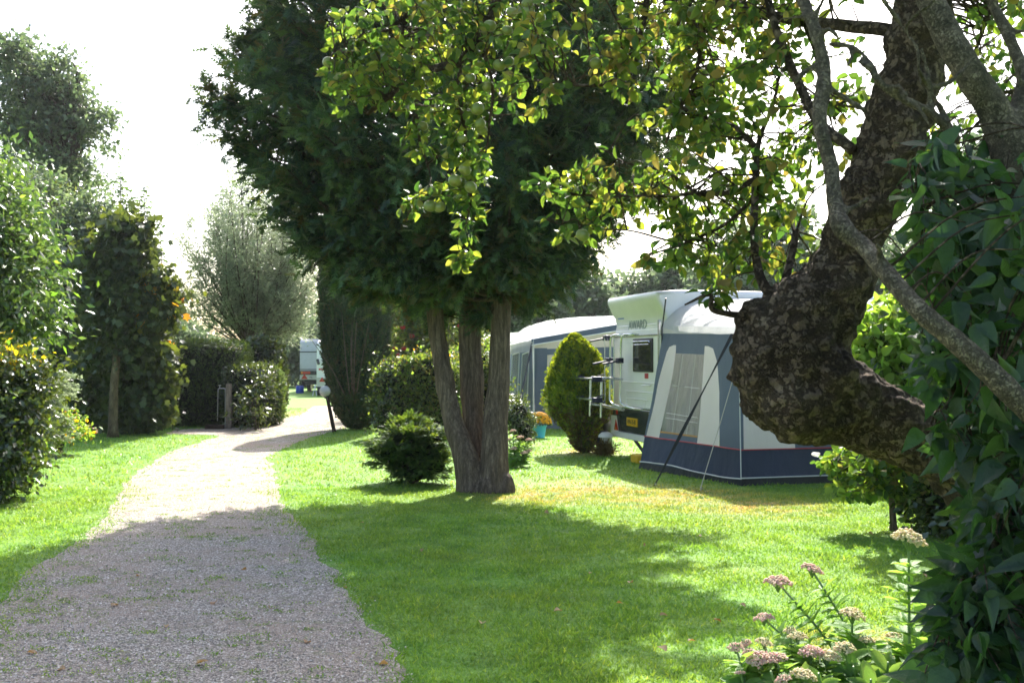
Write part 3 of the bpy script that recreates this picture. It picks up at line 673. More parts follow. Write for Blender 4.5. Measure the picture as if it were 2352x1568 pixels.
leafy('alder_tree', 'tall round-topped tree with open branches against the sky at upper left', 'tree', (-13.2, 31),
      [blob_px(60, 170, 31, 95, 80, 1.6), blob_px(140, 210, 31, 60, 60, 1.0), blob_px(190, 285, 31, 80, 38, 1.0), blob_px(90, 330, 31, 110, 85, 1.6), blob_px(20, 120, 31, 60, 40, 1), blob_px(230, 270, 31, 40, 25, .6), blob_px(130, 420, 31, 110, 70, 1.5), blob_px(250, 335, 31, 28, 16, .4),
       blob_px(40, 260, 31, 100, 80, 1.5), blob_px(160, 140, 31, 34, 22, .5)],
      'alder', 700, 22, .22, .16, trunk=[(-13.4, 31, 0), (-13.3, 31, 4), (-13.1, 31, 7), (-12.9, 31, 9.6)], trunk_r=.19, seed=33, limbs=60, shell=.7)
# maple-leaved ivy-clad tree with pale trunk
def maple_col():
    e = leafy('maple_tree', 'column-shaped tree with broad blue-green leaves, orange ones on its right, and a pale bare trunk', 'tree', (-8.22, 21.9),
      [blob_px(315, 910, 22.6, 62, 80, .5), blob_px(290, 790, 22.2, 78, 65, .7), blob_px(285, 690, 22, 85, 70, .8), blob_px(265, 600, 22, 72, 65, .7), blob_px(285, 530, 22, 40, 40, .45), blob_px(350, 860, 22.6, 36, 110, .4), blob_px(355, 680, 22, 45, 70, .45), blob_px(215, 880, 22.8, 30, 60, .3)],
      'maple', 520, 36, .16, .15, MAPLE, trunk=[(-8.2, 21.5, 0), (-8.18, 21.5, 1.1), (-8.15, 21.8, 2.8), (-8.1, 21.9, 4.0)], trunk_r=.10, bark='young_bark', seed=34, limbs=16, droop=.55, face=.2,
      extra=[('maple_orange', 20, 10, lambda c: (c[:, 0] > -7.75) & (c[:, 2] > 1.8)), ('maple_orange', 14, 2, None), ('glossy', 60, 14, lambda c: c[:, 0] < -8.6)])
    return e
maple_col()
# upright leafy shoots behind it
def shoots(name, label, specs, mat, seed, group=None, leaf=.11):
    rg = np.random.default_rng(seed)
    for i, (px, ptop, pbot, Y) in enumerate(specs):
        t, b = W(px, ptop, Y), W(px, pbot, Y); e = empty(name, (t.x, Y, 0), 0, label[i], 'shoot', group)
        C = spline([(t.x + .1, Y, 0), (b.x, Y, b.z), (t.x + .03, Y, (t.z + b.z) / 2), tuple(t)], 8); s = Acc(); v, f = tube_geo(C, np.linspace(.035, .005, len(C)), 5); s.add(v, f); s.build('stem', M['twig'], e)
        a = Acc(); P = []; D = []
        for k in range(230):
            z = t.z - (t.z - b.z) * rg.random() ** .75; P.append((t.x + rg.normal() * .05 * (1 + t.z - z) , Y + rg.normal() * .07, z)); D.append(rdir(rg, 1)[0] * [1, 1, .4] + [0, 0, .1])
        place(a, LEAF2, P, D, rdir(rg, len(P)) * .5 + [0, 0, .8], leaf * (.6 + .7 * rg.random(len(P)))); a.build('leaves', M[mat], e)
shoots('poplar_sapling', ['tallest thin upright leafy sapling above the maple-leaved tree, against the white sky', 'middle of three thin upright saplings behind the maple-leaved tree', 'right one of three thin upright saplings above the maple-leaved tree', 'short thin sapling between the maple-leaved tree and the willow'],
       [(275, 365, 560, 26), (300, 425, 560, 26), (330, 425, 560, 26), (368, 500, 700, 25)], 'ash', 35, 'thin saplings behind the maple-leaved tree', .13)
# dark clipped hedges
X = lambda px, Y: (px - CX) / F_PX * Y
hedge('conifer_hedge', 'dark clipped conifer hedge on bare stems behind the pale tree trunk at left', 'hedge', (X(170, 24.5), 24.5), (1.9, 1.5, 1.95), 0, 'hedge_dark', 12000, .075, FROND_S, 7, 41, extra=None)
hedge('conifer_hedge', 'dark clipped conifer hedge between the pale tree trunk and the wooden tap post', 'hedge', (X(462, 25.6), 25.6), (2.3, 1.6, 2.05), 0, 'hedge_dark', 14000, .075, FROND_S, 7, 42)
hedge('leafy_hedge', 'rounded glossy leaved hedge to the right of the wooden tap post', 'hedge', (X(572, 24.9), 25.2), (1.25, 1.7, 1.48), 0, 'glossy', 12000, .06, LEAF2, 4.5, 43)
hedge('rounded_bush', 'small rounded clipped conifer bush at the end of the glossy hedge', 'bush', (X(612, 25.4), 25.6), (.75, 1.2, 1.42), 0, 'yew', 7000, .06, FROND_S, 3, 44)
hedge('tall_hedge', 'taller hedge with shining leaf edges behind the rounded bush', 'hedge', (X(606, 27.5), 27.6), (.9, 1.6, 2.15), 0, 'glossy', 9000, .10, LEAF2, 5, 45, out=.6)
leafy('weedy_plant', 'tall weedy plants with pale leaves at the foot of the glossy hedge', 'plant', (X(590, 23.6), 23.6), [blob_px(580, 930, 23.6, 38, 45, .25), blob_px(605, 900, 23.6, 22, 50, .2), blob_px(555, 955, 23.5, 35, 22, .2)],
      'glossy', 45, 18, .08, .11, NARROW2, seed=46, limbs=14, trunk_r=.02, width=2, crown='foliage', trunkname='stems')

# pollard willow
def willow():
    rg = np.random.default_rng(51); bx = X(575, 30); e = empty('willow_tree', (bx, 30, 0), 0, 'pollarded willow with many fine silvery shoots fanning out behind the hedges', 'tree'); w = Acc(); a = Acc()
    head = W(578, 812, 30)
    v, f = tube_geo(spline([(bx, 30, 0), (bx + .02, 30, 1), tuple(head)], 5), np.linspace(.34, .24, 11), 12); w.add(v, f)
    for k in range(9):
        v, f = ico(2); w.add(np.array(head) + rg.normal(size=3) * [.16, .16, .08] + v * .15, f)
    P, D, S = [], [], []
    for i in range(150):
        # fan of shoots: outline follows the photograph's crown
        a0 = rg.normal() * .55; a0 = max(-1.35, min(1.25, a0)); ytop = np.interp(a0, [-1.35, -.9, -.5, -.15, .0, .3, .6, .9, 1.25], [1.6, 3.4, 4.5, 5.7, 5.9, 5.1, 4.2, 3.2, 2.0]) * (.45 + .55 * rg.random() ** .7)
        dep = rg.normal() * .5; dirv = unit(np.array([math.sin(a0), math.sin(dep) * .8, math.cos(a0)])); L = ytop
        tip = np.array(head) + dirv * L * np.array([.78, .8, 1.0]); m1 = np.array(head) + dirv * L * .45 + np.array([0, 0, .12 * L]) * abs(a0) + rg.normal(size=3) * .16
        C = spline([tuple(head), m1, tip], 8); v, f = tube_geo(C, np.linspace(.026, .004, len(C)), 4); w.add(v, f)
        for b in range(int(20 * L / 3)):
            t = .22 + .78 * rg.random(); k = min(len(C) - 2, int(t * (len(C) - 1))); p0 = C[k] + (C[k + 1] - C[k]) * rg.random()
            tl = .3 + .45 * rg.random(); td = unit(dirv + rg.normal(size=3) * .8 + np.array([0, 0, -.1])); nn = 19
            u = (np.arange(nn) + rg.random(nn)) / nn
            pp = p0 + td * (u * tl)[:, None] + rg.normal(size=(nn, 3)) * .07; P.append(pp); D.append(td + rdir(rg, nn) * .9); 
            if rg.random() < .3: v, f = tube_geo([p0, p0 + td * tl], [.006, .003], 3); w.add(v, f)
    P = np.concatenate(P); D = np.concatenate(D); place(a, NARROW2, P, D, rdir(rg, len(P)), .085 + .05 * rg.random(len(P)), 1.3)
    a.build('foliage', M['willow'], e); w.build('trunk', M['twig'], e)
willow()
# column cypress by the path
def column():
    rg = np.random.default_rng(61); cx = X(820, 24); e = empty('column_cypress', (cx, 24, 0), 0, 'dense dark column-shaped cypress with bare pinkish stems beside the path', 'tree'); a = Acc(); w = Acc()
    zs = [.03, .3, .7, 1.2, 1.8, 2.6, 3.4, 4.2, 4.8, 5.2]; rs = [.22, .44, .60, .71, .80, .85, .86, .72, .5, .15]
    n = 34000; z = np.interp(rg.random(n), np.linspace(0, 1, 10), zs); az = rg.random(n) * 6.283; r = np.interp(z, zs, rs)
    ln = np.array([mnoise.noise(Vector((math.cos(q) * 2.5, math.sin(q) * 2.5, h * .7))) for q, h in zip(az, z)])
    bare = (np.abs(((az + 1.62) + math.pi) % (2 * math.pi) - math.pi) < .42) & (z > .8) & (z < 2.5)
    rr = r * (1 + .12 * ln) * (1 - .16 * rg.random(n) ** 1.4) * np.where(bare, .88, 1)
    P = np.stack([cx + rr * np.cos(az) - .06 * (z - 1.5) * 0, 24 + rr * np.sin(az), z], 1); D = np.stack([np.cos(az) * .35, np.sin(az) * .35, np.ones(n)], 1) + rg.normal(size=(n, 3)) * .35
    Nn = np.stack([np.cos(az), np.sin(az), .2 * np.ones(n)], 1) + rdir(rg, n) * .5; k = ~(bare & (rg.random(n) < .2)); place(a, FROND_S, P[k], D[k], Nn[k], .09 + .06 * rg.random(k.sum()), 1.0)
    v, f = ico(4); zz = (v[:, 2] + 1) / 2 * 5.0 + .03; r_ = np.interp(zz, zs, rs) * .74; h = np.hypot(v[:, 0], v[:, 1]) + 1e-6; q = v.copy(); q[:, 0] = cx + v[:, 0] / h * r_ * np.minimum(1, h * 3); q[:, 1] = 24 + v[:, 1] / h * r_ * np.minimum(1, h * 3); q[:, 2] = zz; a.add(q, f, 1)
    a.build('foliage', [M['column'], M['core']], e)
    for i in range(7):
        dx = rg.normal() * .22; zt = 1.9 + .8 * rg.random(); C = spline([(cx + dx * .15 + .03 * rg.normal(), 23.5 + .1 * rg.random(), .5 + .3 * rg.random()), (cx + dx * .6, 23.2, 1.3), (cx + dx * 1.3, 23.14, zt)], 6)
        v, f = tube_geo(C, np.linspace(.018, .006, len(C)), 5); w.add(v, f)
    v, f = tube_geo([(cx, 24, 0), (cx, 24, 3.5)], [.13, .05], 8); w.add(v, f)
    w.build('stems', M['conifer_bark'], e)
column()
# mixed hedge, yew bush, berries behind the three trunks
hedge('mixed_hedge', 'clipped mixed hedge with green, yellow and bronze leaves behind the three-trunk cypress', 'hedge', (X(965, 21.2), 21.4), (1.75, 1.4, 1.68), 0, 'mixed', 15000, .075, LEAF2, 4, 71, lump=.2,
      extra=[('glossy', lambda p, r: (p[:, 0] < -.5) & (r.random(len(p)) < .8)), ('maple_orange', lambda p, r: (p[:, 2] > 1.45) & (r.random(len(p)) < .04)), ('bright', lambda p, r: r.random(len(p)) < .10)])
def yew_bush():
    rg = np.random.default_rng(72); bb = []
    for (px, py, rx, rz, ry, Y) in ((945, 1045, 70, 58, .34, 13.6), (905, 1030, 48, 30, .25, 13.5), (990, 1020, 45, 42, .25, 13.6), (940, 990, 55, 26, .25, 13.7), (960, 1085, 60, 28, .25, 13.4), (885, 1050, 34, 20, .2, 13.5), (925, 1010, 40, 26, .2, 13.35), (1000, 1070, 38, 30, .2, 13.4)): bb.append(blob_px(px, py, Y, rx, rz, ry))
    cl, dr, _ = clumps(rg, bb, 420, .35); keep = cl[:, 2] > .06; cl, dr = cl[keep], dr[keep]; a = Acc(); w = Acc(); c = (float(np.mean(cl[:, 0])), 13.55)
    e = empty('spreading_yew', (c[0], c[1], 0), 0, 'low spreading dark green conifer bush left of the three-trunk cypress', 'bush'); P, D = [], []
    for q, o in zip(cl, dr):
        hd = unit(np.array([o[0], o[1], .25 * o[2] + .18]) + rg.normal(size=3) * .15)
        for k in range(26): P.append(q + hd * .09 * rg.random() + rg.normal(size=3) * [.035, .035, .014]); D.append(unit(hd + rg.normal(size=3) * [.55, .55, .25]))
    P, D = np.array(P), np.array(D); place(a, FROND, P, D, rdir(rg, len(P)) * .35 + [0, 0, 1], .055 + .035 * rg.random(len(P)))
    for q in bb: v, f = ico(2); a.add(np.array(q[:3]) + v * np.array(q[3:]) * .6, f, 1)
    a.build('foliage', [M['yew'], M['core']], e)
    limbs_to(w, rg, (c[0], c[1], 0), cl[rg.choice(len(cl), 30, replace=False)], .03, .004, 5); w.build('stems', M['twig'], e)
yew_bush()
e_ = leafy('rowan_tree', 'loose tree with red berries and sunlit leaves between the column cypress and the left trunk', 'tree', (X(960, 29), 29),
      [blob_px(930, 770, 29, 75, 70, 1.0), blob_px(970, 700, 29, 80, 60, 1.0), blob_px(905, 830, 28.6, 45, 45, .6), blob_px(1060, 760, 29, 60, 70, .9), blob_px(1000, 800, 28.5, 60, 60, .8)], 'mixed', 330, 34, .2, .12, seed=73, limbs=40, trunk_r=.07, extra=[('bright', 90, 10, None)],
      trunk=[(X(960, 29), 29, 0), (X(962, 29), 29, 1), (X(965, 29), 29, 2.2)])
def berries(parent, pts, seed):
    rg = np.random.default_rng(seed)
    for (px, py, Y) in pts:
        c = W(px, py, Y); a = Acc(); v, f = ico(1)
        v, f = ico(3); a.add(np.array(c) + v * (.075 + .02 * np.sin(v[:, :1] * 23) * np.sin(v[:, 1:2] * 21) * np.sin(v[:, 2:] * 19)) * [1, 1, .7], f)
        a.build('berry_cluster', M['berry'], parent, True)
berries(e_, [(905, 800, 28), (895, 815, 28), (915, 815, 28), (928, 800, 28.1), (912, 832, 28), (895, 832, 28), (947, 772, 28), (900, 845, 28), (1055, 748, 28), (950, 812, 28), (925, 752, 28), (935, 830, 28)], 74)

# ------------------------------------------------------------------ middle distance plants near the awnings
leafy('glossy_bush', 'small glossy sparkling bush right of the three trunks beside the blue pot', 'bush', (X(1195, 19), 19), [blob_px(1192, 955, 19, 34, 50, .3), blob_px(1205, 990, 19, 24, 40, .25)], 'glossy', 90, 34, .055, .05, seed=81, limbs=12, trunk_r=.02, core=.6, crown='foliage', trunkname='stems')
leafy('green_bush', 'leafy bush seen between the middle and right cypress trunks', 'bush', (X(1100, 24), 24), [blob_px(1100, 850, 24, 40, 60, .5), blob_px(1120, 920, 24, 50, 80, .5), blob_px(1060, 880, 24, 50, 80, .5)], 'mixed', 160, 34, .12, .09, seed=82, limbs=14, trunk_r=.03, extra=[('bright', 60, 10, None)], core=.6, crown='foliage', trunkname='stems')
def thuja():
    rg = np.random.default_rng(91); cx = X(1330, 18); e = empty('golden_thuja', (cx + .1, 18, 0), 0, 'egg-shaped golden green thuja narrowing to brown bare stems on the lawn', 'bush'); a = Acc(); w = Acc()
    zs = [.02, .35, .6, .8, 1.05, 1.35, 1.6, 1.82, 1.97]; rs = [.12, .26, .48, .54, .53, .47, .35, .2, .03]; n = 20000
    z = np.interp(rg.random(n) ** .9, np.linspace(0, 1, 9), zs); az = rg.random(n) * 6.283; r = np.interp(z, zs, rs)
    ln = np.array([mnoise.noise(Vector((math.cos(q) * 4, math.sin(q) * 4, h * 2.2))) + .6 * mnoise.noise(Vector((math.cos(q) * 9, math.sin(q) * 9, h * 5))) for q, h in zip(az, z)])
    rr = r * (1 + .26 * ln) * (1 - .25 * rg.random(n) ** 1.5); x = cx + .08 * (1 - z) + rr * np.cos(az)
    P = np.stack([x, 18 + rr * np.sin(az), z], 1); D = np.stack([np.cos(az) * .5, np.sin(az) * .5, 1.0 - .2 * (z < .9)], 1) + rg.normal(size=(n, 3)) * .4
    Nn = np.stack([np.cos(az), np.sin(az), .3 + 0 * z], 1) + rdir(rg, n) * .6; low = (z < .78 + .12 * rg.normal(size=n))
    sz = .055 + .05 * rg.random(n); keep = ~(low & (rg.random(n) < .35)); k1 = keep & ~(low & (rg.random(n) < .6)); k2 = keep & ~k1
    place(a, FROND_S, P[k1], D[k1], Nn[k1], sz[k1]); place(a, FROND_S, P[k2], D[k2], Nn[k2], sz[k2], 1, 1)
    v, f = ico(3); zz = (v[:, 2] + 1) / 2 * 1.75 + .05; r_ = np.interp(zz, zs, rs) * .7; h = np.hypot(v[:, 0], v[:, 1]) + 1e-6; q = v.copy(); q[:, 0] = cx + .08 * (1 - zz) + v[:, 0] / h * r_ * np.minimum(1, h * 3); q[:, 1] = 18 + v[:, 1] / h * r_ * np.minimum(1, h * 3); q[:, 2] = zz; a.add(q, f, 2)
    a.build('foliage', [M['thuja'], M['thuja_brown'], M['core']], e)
    for i in range(60):
        q = rg.random() * 6.28; rt = .36 * math.sqrt(rg.random()) + .05; C = spline([(cx + .1 + .07 * math.cos(q), 18 + .07 * math.sin(q), 0), (cx + .08 + rt * .6 * math.cos(q), 18 + rt * .6 * math.sin(q), .4), (cx + .05 + rt * 1.15 * math.cos(q), 18 + rt * 1.15 * math.sin(q), .85 + .3 * rg.random())], 5)
        v, f = tube_geo(C, np.linspace(.014, .005, len(C)), 4); w.add(v, f)
    w.build('stems', M['grey_bark'], e)
thuja()

# background trees beyond the pitches, each its own
bg = [(1330, 690, 44, 95, 75, 'pale hazy tree right behind the far awning roof'), (1420, 700, 47, 80, 70, 'pale tree behind the caravan roof left of the apple branches'), (1230, 720, 42, 70, 60, 'pale tree behind the right cypress trunk'),
      (1560, 660, 46, 110, 70, 'far silvery tree above the nearest caravan roof'), (1700, 620, 40, 110, 110, 'far silvery tree seen through the hanging apple leaves'), (1800, 600, 38, 110, 130, 'tallest far silvery tree left of the crooked trunk'),
      (2080, 660, 36, 130, 150, 'far tree right of the crooked trunk'), (2250, 560, 36, 150, 260, 'far tree behind the lilac at right edge'), (700, 790, 62, 120, 90, 'far tree behind the two caravans at the end of the path'), (850, 720, 52, 130, 110, 'far tree behind the column cypress'), (1050, 730, 50, 110, 90, 'far tree behind the rowan'), (-80, 760, 45, 150, 120, 'far tree low at the left edge'), (380, 790, 48, 120, 70, 'far tree low behind the dark hedges')]
for i, (px, py, Y, rx, rz, lb) in enumerate(bg):
    c = W(px, py, Y); k = Y / F_PX
    leafy('background_tree', lb, 'tree', (c.x, Y), [blob_px(px, py, Y, rx * .7, rz), blob_px(px - rx * .4, py + rz * .35, Y, rx * .6, rz * .7), blob_px(px + rx * .4, py + rz * .4, Y + .5, rx * .6, rz * .7), blob_px(px, min(800, py + rz), Y, rx * .8, rz * .6)],
          'far_leaf', 260, 34, rx * k * .16, .3, trunk=[(c.x, Y, 0), (c.x, Y, c.z * .5), (c.x, Y, c.z)], trunk_r=.2, seed=100 + i, limbs=22, group='trees beyond the camping field')

# ------------------------------------------------------------------ tap post, lamps, pot, bucket
def tap_post():
    x, y = G(525, 984); e = empty('tap_post', (x, y, 0), .1, 'weathered wooden post with a water tap in front of the dark hedge', 'tap post')
    p = PM(); p.box((-.06, -.05, 0), (.06, .05, 1.03)); p.build('post', M['wood_post'], e, bevel=.006)
    p = PM(); p.tube(spline([(-.075, -.02, .02), (-.075, -.02, .85), (-.085, -.02, .92), (-.16, -.02, .93), (-.23, -.02, .92), (-.24, -.02, .84)], 5), .012); p.build('water_pipe', M['steel'], e, True)
    p = PM(); p.tube([(-.20, -.02, .93), (-.20, -.02, 1.0)], .009); p.box((-.23, -.03, .99), (-.17, -.01, 1.01)); p.build('tap_handle', M['steel'], e)
    p = PM(); p.tube(spline([(-.24, -.02, .85), (-.245, -.02, .5), (-.25, -.02, .18)], 4), .008); p.build('hose', M['rope'], e)
    p = PM(); p.box((-.5, -.22, 0), (-.08, .1, .09)); p.build('drain_box', M['dark_wood'], e, bevel=.01)
tap_post()
def lamp_post():
    x, y = G(768, 992); e = empty('path_lamp', (x, y, 0), 0, 'leaning dark wooden lamp post with a round globe at the edge of the gravel path', 'lamp')
    p = PM(); p.tube([(0, 0, 0), (-.17, .02, .8)], [.045, .038], 8); p.build('post', M['dark_wood'], e)
    p = PM(); v, f = ico(3); p.mesh((v * .125 + [-.21, .0, .90]).tolist(), f.tolist()); p.build('lamp_globe', M['globe'], e, True)
    p = PM(); p.tube([(-.17, .02, .76), (-.19, .01, .80)], .055, 12); p.build('collar', M['black'], e)
lamp_post()
def garden_lamp():
    x, y = X(1391, 17.5), 17.5; e = empty('garden_lamp', (x, y, 0), 0, 'small mushroom-shaped garden lamp in dry grass beside the golden thuja', 'lamp')
    p = PM(); p.tube([(0, 0, 0), (0, 0, .2)], .02); p.build('stem', M['black'], e)
    p = PM(); p.lathe([(.0, .19), (.05, .19), (.085, .22), (.095, .27), (.09, .31), (0, .31)], (0, 0, 0)); p.build('lamp_glass', M['globe'], e, True)
    p = PM(); p.lathe([(.125, .30), (.13, .31), (.115, .345), (.07, .38), (0, .39)], (0, 0, 0)); p.build('cap', M['van_white'], e, True)
    leafy('dry_tuft', 'tuft of dry grass at the foot of the small garden lamp', 'plant', (x, y - .15), [(x, y - .15, .08, .15, .1, .1)], 'thuja_brown', 30, 25, .05, .09, NARROW2, seed=7, limbs=0, droop=-.5, crown='blades')
garden_lamp()
def flower_pot():
    x, y = X(1239, 21.4), 21.4; e = empty('flower_pot', (x, y, 0), 0, 'pale blue pot of yellow chrysanthemums standing by the far awning', 'flower pot')
    p = PM(); p.lathe([(0, 0), (.105, 0), (.14, .22), (.155, .235), (.155, .26), (.135, .26), (.13, .22), (0, .22)], (0, 0, 0), 24); p.build('pot', M['pot'], e, True)
    rg = np.random.default_rng(6); a = Acc(); d = rdir(rg, 900); d[:, 2] = np.abs(d[:, 2]); P = np.array([x, y, .26]) + d * np.array([.24, .24, .22]) * (1 - .3 * rg.random((900, 1)))
    place(a, LEAF2, P, d + rdir(rg, 900) * .4, d, .05, 1); a.build('foliage', M['glossy'], e)
    a = Acc(); d = rdir(rg, 420); d[:, 2] = np.abs(d[:, 2]) * .9 + .15; d = unit(d); C = np.array([x, y, .27]) + d * np.array([.25, .25, .25])
    for i in range(420):
        k = 8; an = np.arange(k) * 2 * np.pi / k; t1 = unit(np.cross(d[i], [0.1, .2, 1])); t2 = np.cross(d[i], t1); dd = np.cos(an)[:, None] * t1 + np.sin(an)[:, None] * t2 + .35 * d[i]; place(a, LEAF2, np.tile(C[i], (k, 1)), dd, np.tile(d[i], (k, 1)), .03, .9)
    a.build('blossoms', M['mum'], e)
flower_pot()

# ------------------------------------------------------------------ nearest caravan and its awning
UX, UY = .963, .27
VAN = (1.72, 17.8, 0); VRZ = math.atan2(-UX, UY)          # local x: across the back wall (0..2.08), local y: along the caravan
van = empty('caravan', VAN, VRZ, 'white touring caravan with bicycle rack and yellow number plate, joined to the near awning', 'caravan')
def text_mesh(txt, size, mat, parent, name, loc, depth=.003, sx=1.0, flip=False):
    cu = bpy.data.curves.new('t', 'FONT'); cu.body = txt; cu.size = size; cu.extrude = depth; cu.align_x = 'CENTER'; cu.align_y = 'CENTER'
    to = bpy.data.objects.new('t', cu); COL.objects.link(to); dg = bpy.context.evaluated_depsgraph_get(); dg.update()
    me = bpy.data.meshes.new_from_object(to.evaluated_get(dg)); bpy.data.objects.remove(to); me.materials.clear()
    o = link(name, me, mat, parent); o.location = loc; o.rotation_euler = (math.radians(90), 0, 0); o.scale = (sx, 1, 1); return o
VW = 2.08
prof = [(0, .36), (0, .82), (.0, 1.2), (0.0, 1.93), (.03, 2.06), (.05, 2.16), (.03, 2.28), (-.03, 2.36), (-.10, 2.51), (-.13, 2.58), (-.09, 2.63), (.3, 2.66), (1.6, 2.66), (4.4, 2.6), (4.9, 2.3), (5.15, 1.6), (5.2, .8), (5.0, .36)]
p = PM(); p.mesh([(0, y, z) for y, z in prof] + [(VW, y, z) for y, z in prof], [tuple(range(len(prof)))[::-1], tuple(range(len(prof), 2 * len(prof)))] + [(i, (i + 1) % len(prof), (i + 1) % len(prof) + len(prof), i + len(prof)) for i in range(len(prof))])
p.build('body', M['van_white'], van, bevel=.07, seg=4, angle=50)
p = PM()
for z in (2.33, 2.235, 2.145, 2.06): # pressed ribs above the window
    segs = ((.14, .62), (1.12, 1.86)) if z in (2.235, 2.145) else ((.12, 1.88),)
    for x0, x1 in segs: p.tube([(x0, .048 if z > 2.1 else .035, z), (x1, .048 if z > 2.1 else .035, z)], .011, 6)
for z, x0, x1 in ((1.23, .2, 1.9), (1.08, .6, 1.8), (.96, .6, 1.8), (.85, .3, 1.85)): p.tube([(x0, 0, z), (x1, 0, z)], .012, 6)
p.tube(spline([(.62, 0, 1.1), (.6, 0, .92), (.75, 0, .80), (1.1, 0, .78), (1.38, 0, .82), (1.45, 0, 1.0)], 6), .012, 6)
p.build('pressed_ribs', M['van_white'], van, True)
p = PM(); p.box((.03, -.012, 1.965), (VW - .03, .01, 1.985)); p.box((.03, -.012, .80), (VW - .03, .01, .825)); p.box((VW - .15, -.02, .4), (VW - .11, .02, 2.2)); p.build('trim_strips', M['chrome'], van)
f_ = PM(); f_.box((.93, -.022, 1.40), (1.72, .004, 1.93)); wf = f_.build('window', M['black'], van, bevel=.02)
p = PM(); p.box((.965, -.03, 1.43), (1.69, -.0215, 1.90)); p.build('pane', M['dark_glass'], wf, bevel=.006)
p = PM(); p.tube([(.98, -.04, 1.885), (1.64, -.04, 1.885), (1.66, -.04, 1.86)], .008, 6); p.tube([(.98, -.04, 1.835), (1.62, -.04, 1.835)], .006, 6); p.build('window_stay', M['chrome'], wf, True)
text_mesh('AWARD', .215, M['grey_ink'], van, 'lettering', (.99, .038, 2.15), sx=.95)
p = PM()
for k in range(5): p.box((.18 + .055 * k, .022, 2.27), (.215 + .055 * k, .03, 2.33 + .03 * (k % 2)))
p.build('blue_sticker', M['blue_ink'], van)
p = PM(); p.box((.05, -.03, .40), (VW - .05, .0, .79)); p.build('light_panel', M['smoke_panel'], van, bevel=.02)
p = PM(); p.box((.02, -.055, .30), (VW - .02, .02, .40)); p.mesh([(.02, -.05, .4), (.38, -.05, .4), (.30, -.05, .66), (.02, -.05, .66)], [(0, 1, 2, 3)]); p.mesh([(1.62, -.05, .4), (2.05, -.05, .4), (2.05, -.05, .62), (1.66, -.05, .62)], [(0, 1, 2, 3)]); p.build('bumper', M['van_white'], van, bevel=.015)
for x0 in (.20, 1.78):
    p = PM(); p.mesh([(x0, -.056, .42), (x0 + .17, -.056, .42), (x0 + .07, -.056, .60)], [(0, 1, 2)]); p.build('triangle_reflector', M['red_lens'], van, thick=.008)
    p = PM(); p.mesh([(x0 + .03, -.062, .425), (x0 + .13, -.062, .425), (x0 + .075, -.062, .49)], [(0, 1, 2)]); p.build('amber_reflector', M['orange_lens'], van)
p = PM(); p.box((.22, -.036, .68), (.30, -.028, .775)); p.build('tail_light', M['red_lens'], van, bevel=.004)
p = PM()
for k in range(5): p.box((1.62, -.038, .64 + .028 * k), (1.98, -.029, .652 + .028 * k))
p.build('vent_louvres', M['van_beige'], van)
p = PM(); p.box((.72, -.045, .52), (1.16, -.03, .655)); pl = p.build('number_plate', M['plate'], van, bevel=.004)
o = text_mesh('WN-35-JR', .105, M['ink'], van, 'plate_lettering', (.94, -.049, .588), .001, .78)
o.parent = pl
p = PM(); p.tube(spline([(1.38, .0, 1.2), (1.38, -.05, 1.19), (1.62, -.05, 1.19), (1.62, 0, 1.2)], 4), .012); p.box((1.52, -.03, 1.0), (1.75, 0, 1.07)); p.box((1.4, -.012, 1.3), (1.52, 0, 1.38), 1); p.build('grab_handle', [M['van_white'], M['red_trim']], van)
# ladder-like bicycle rack
rk = PM()
for x in (.30, .78):
    rk.tube(spline([(x + .32, .02, 1.99), (x + .30, -.1, 2.0), (x + .08, -.15, 1.99), (x, -.16, 1.88), (x - .01, -.16, 1.4), (x - .02, -.17, .95), (x + .05, -.14, .86), (x + .25, -.05, .81), (x + .5, -.02, .80)], 6), .019, 10)
for x in (.24, .66): rk.tube([(x, -.24, 1.95), (x, -.24, .85)], .009, 6)
rk.build('rack_rail', M['chrome'], van, True)
rk = PM()
for x in (.28, .80):
    rk.tube(spline([(x, -.14, 1.27), (x, -.46, 1.30), (x, -.5, 1.27), (x, -.51, 1.22), (x, -.52, .66)], 5), .021, 10)
rk.tube([(.28, -.5, 1.285), (.80, -.5, 1.285)], .024, 10); rk.tube([(.2, -.5, .92), (.9, -.5, .92)], .018, 8)
for x in (.28, .80): rk.tube([(x, -.52, .86), (x, -.12, .78)], .024, 8)
rk.build('rack_frame', M['chrome'], van, True)
for z, yy in ((1.30, -.36), (.97, -.36)):
    p = PM(); p.mesh([(.15, yy - .34, z - .03), (.93, yy - .34, z - .03), (.93, yy - .22, z - .03), (.15, yy - .22, z - .03), (.15, yy - .34, z), (.93, yy - .34, z), (.93, yy - .22, z), (.15, yy - .22, z)], [(0, 3, 2, 1), (4, 5, 6, 7), (0, 1, 5, 4), (1, 2, 6, 5), (2, 3, 7, 6), (3, 0, 4, 7)]); p.build('wheel_tray', M['chrome'], van, bevel=.006)
    for x in (.12, .95):
        p = PM(); p.box((x - .04, yy - .36, z - .06), (x + .04, yy - .2, z + .02)); p.tube([(x, yy - .3, z + .02), (x - .06, yy - .14, z + .06)], .012, 6); p.tube([(x, yy - .3, z - .05), (x - .05, yy - .12, z - .05)], .01, 6); p.build('clamp', M['navy_black'], van, bevel=.01)
for x, z in ((.26, 1.58), (.72, 1.58), (.12, 1.96)):
    p = PM(); p.box((x - .08, -.21, z - .045), (x + .08, -.12, z + .045)); p.tube([(x, -.16, z), (x - .05, -.45, z - .06)], .016, 8); p.build('clamp', M['navy_black'], van, bevel=.015)
p = PM()
for (a, b) in (((1.0, -.02, .31), (1.85, -.1, .03)), ((1.45, -.12, .03), (2.0, -.02, .31))): p.tube([a, b], .028, 6)
p.box((.5, .05, .28), (1.5, .12, .33)); p.build('corner_steady', M['iron'], van)
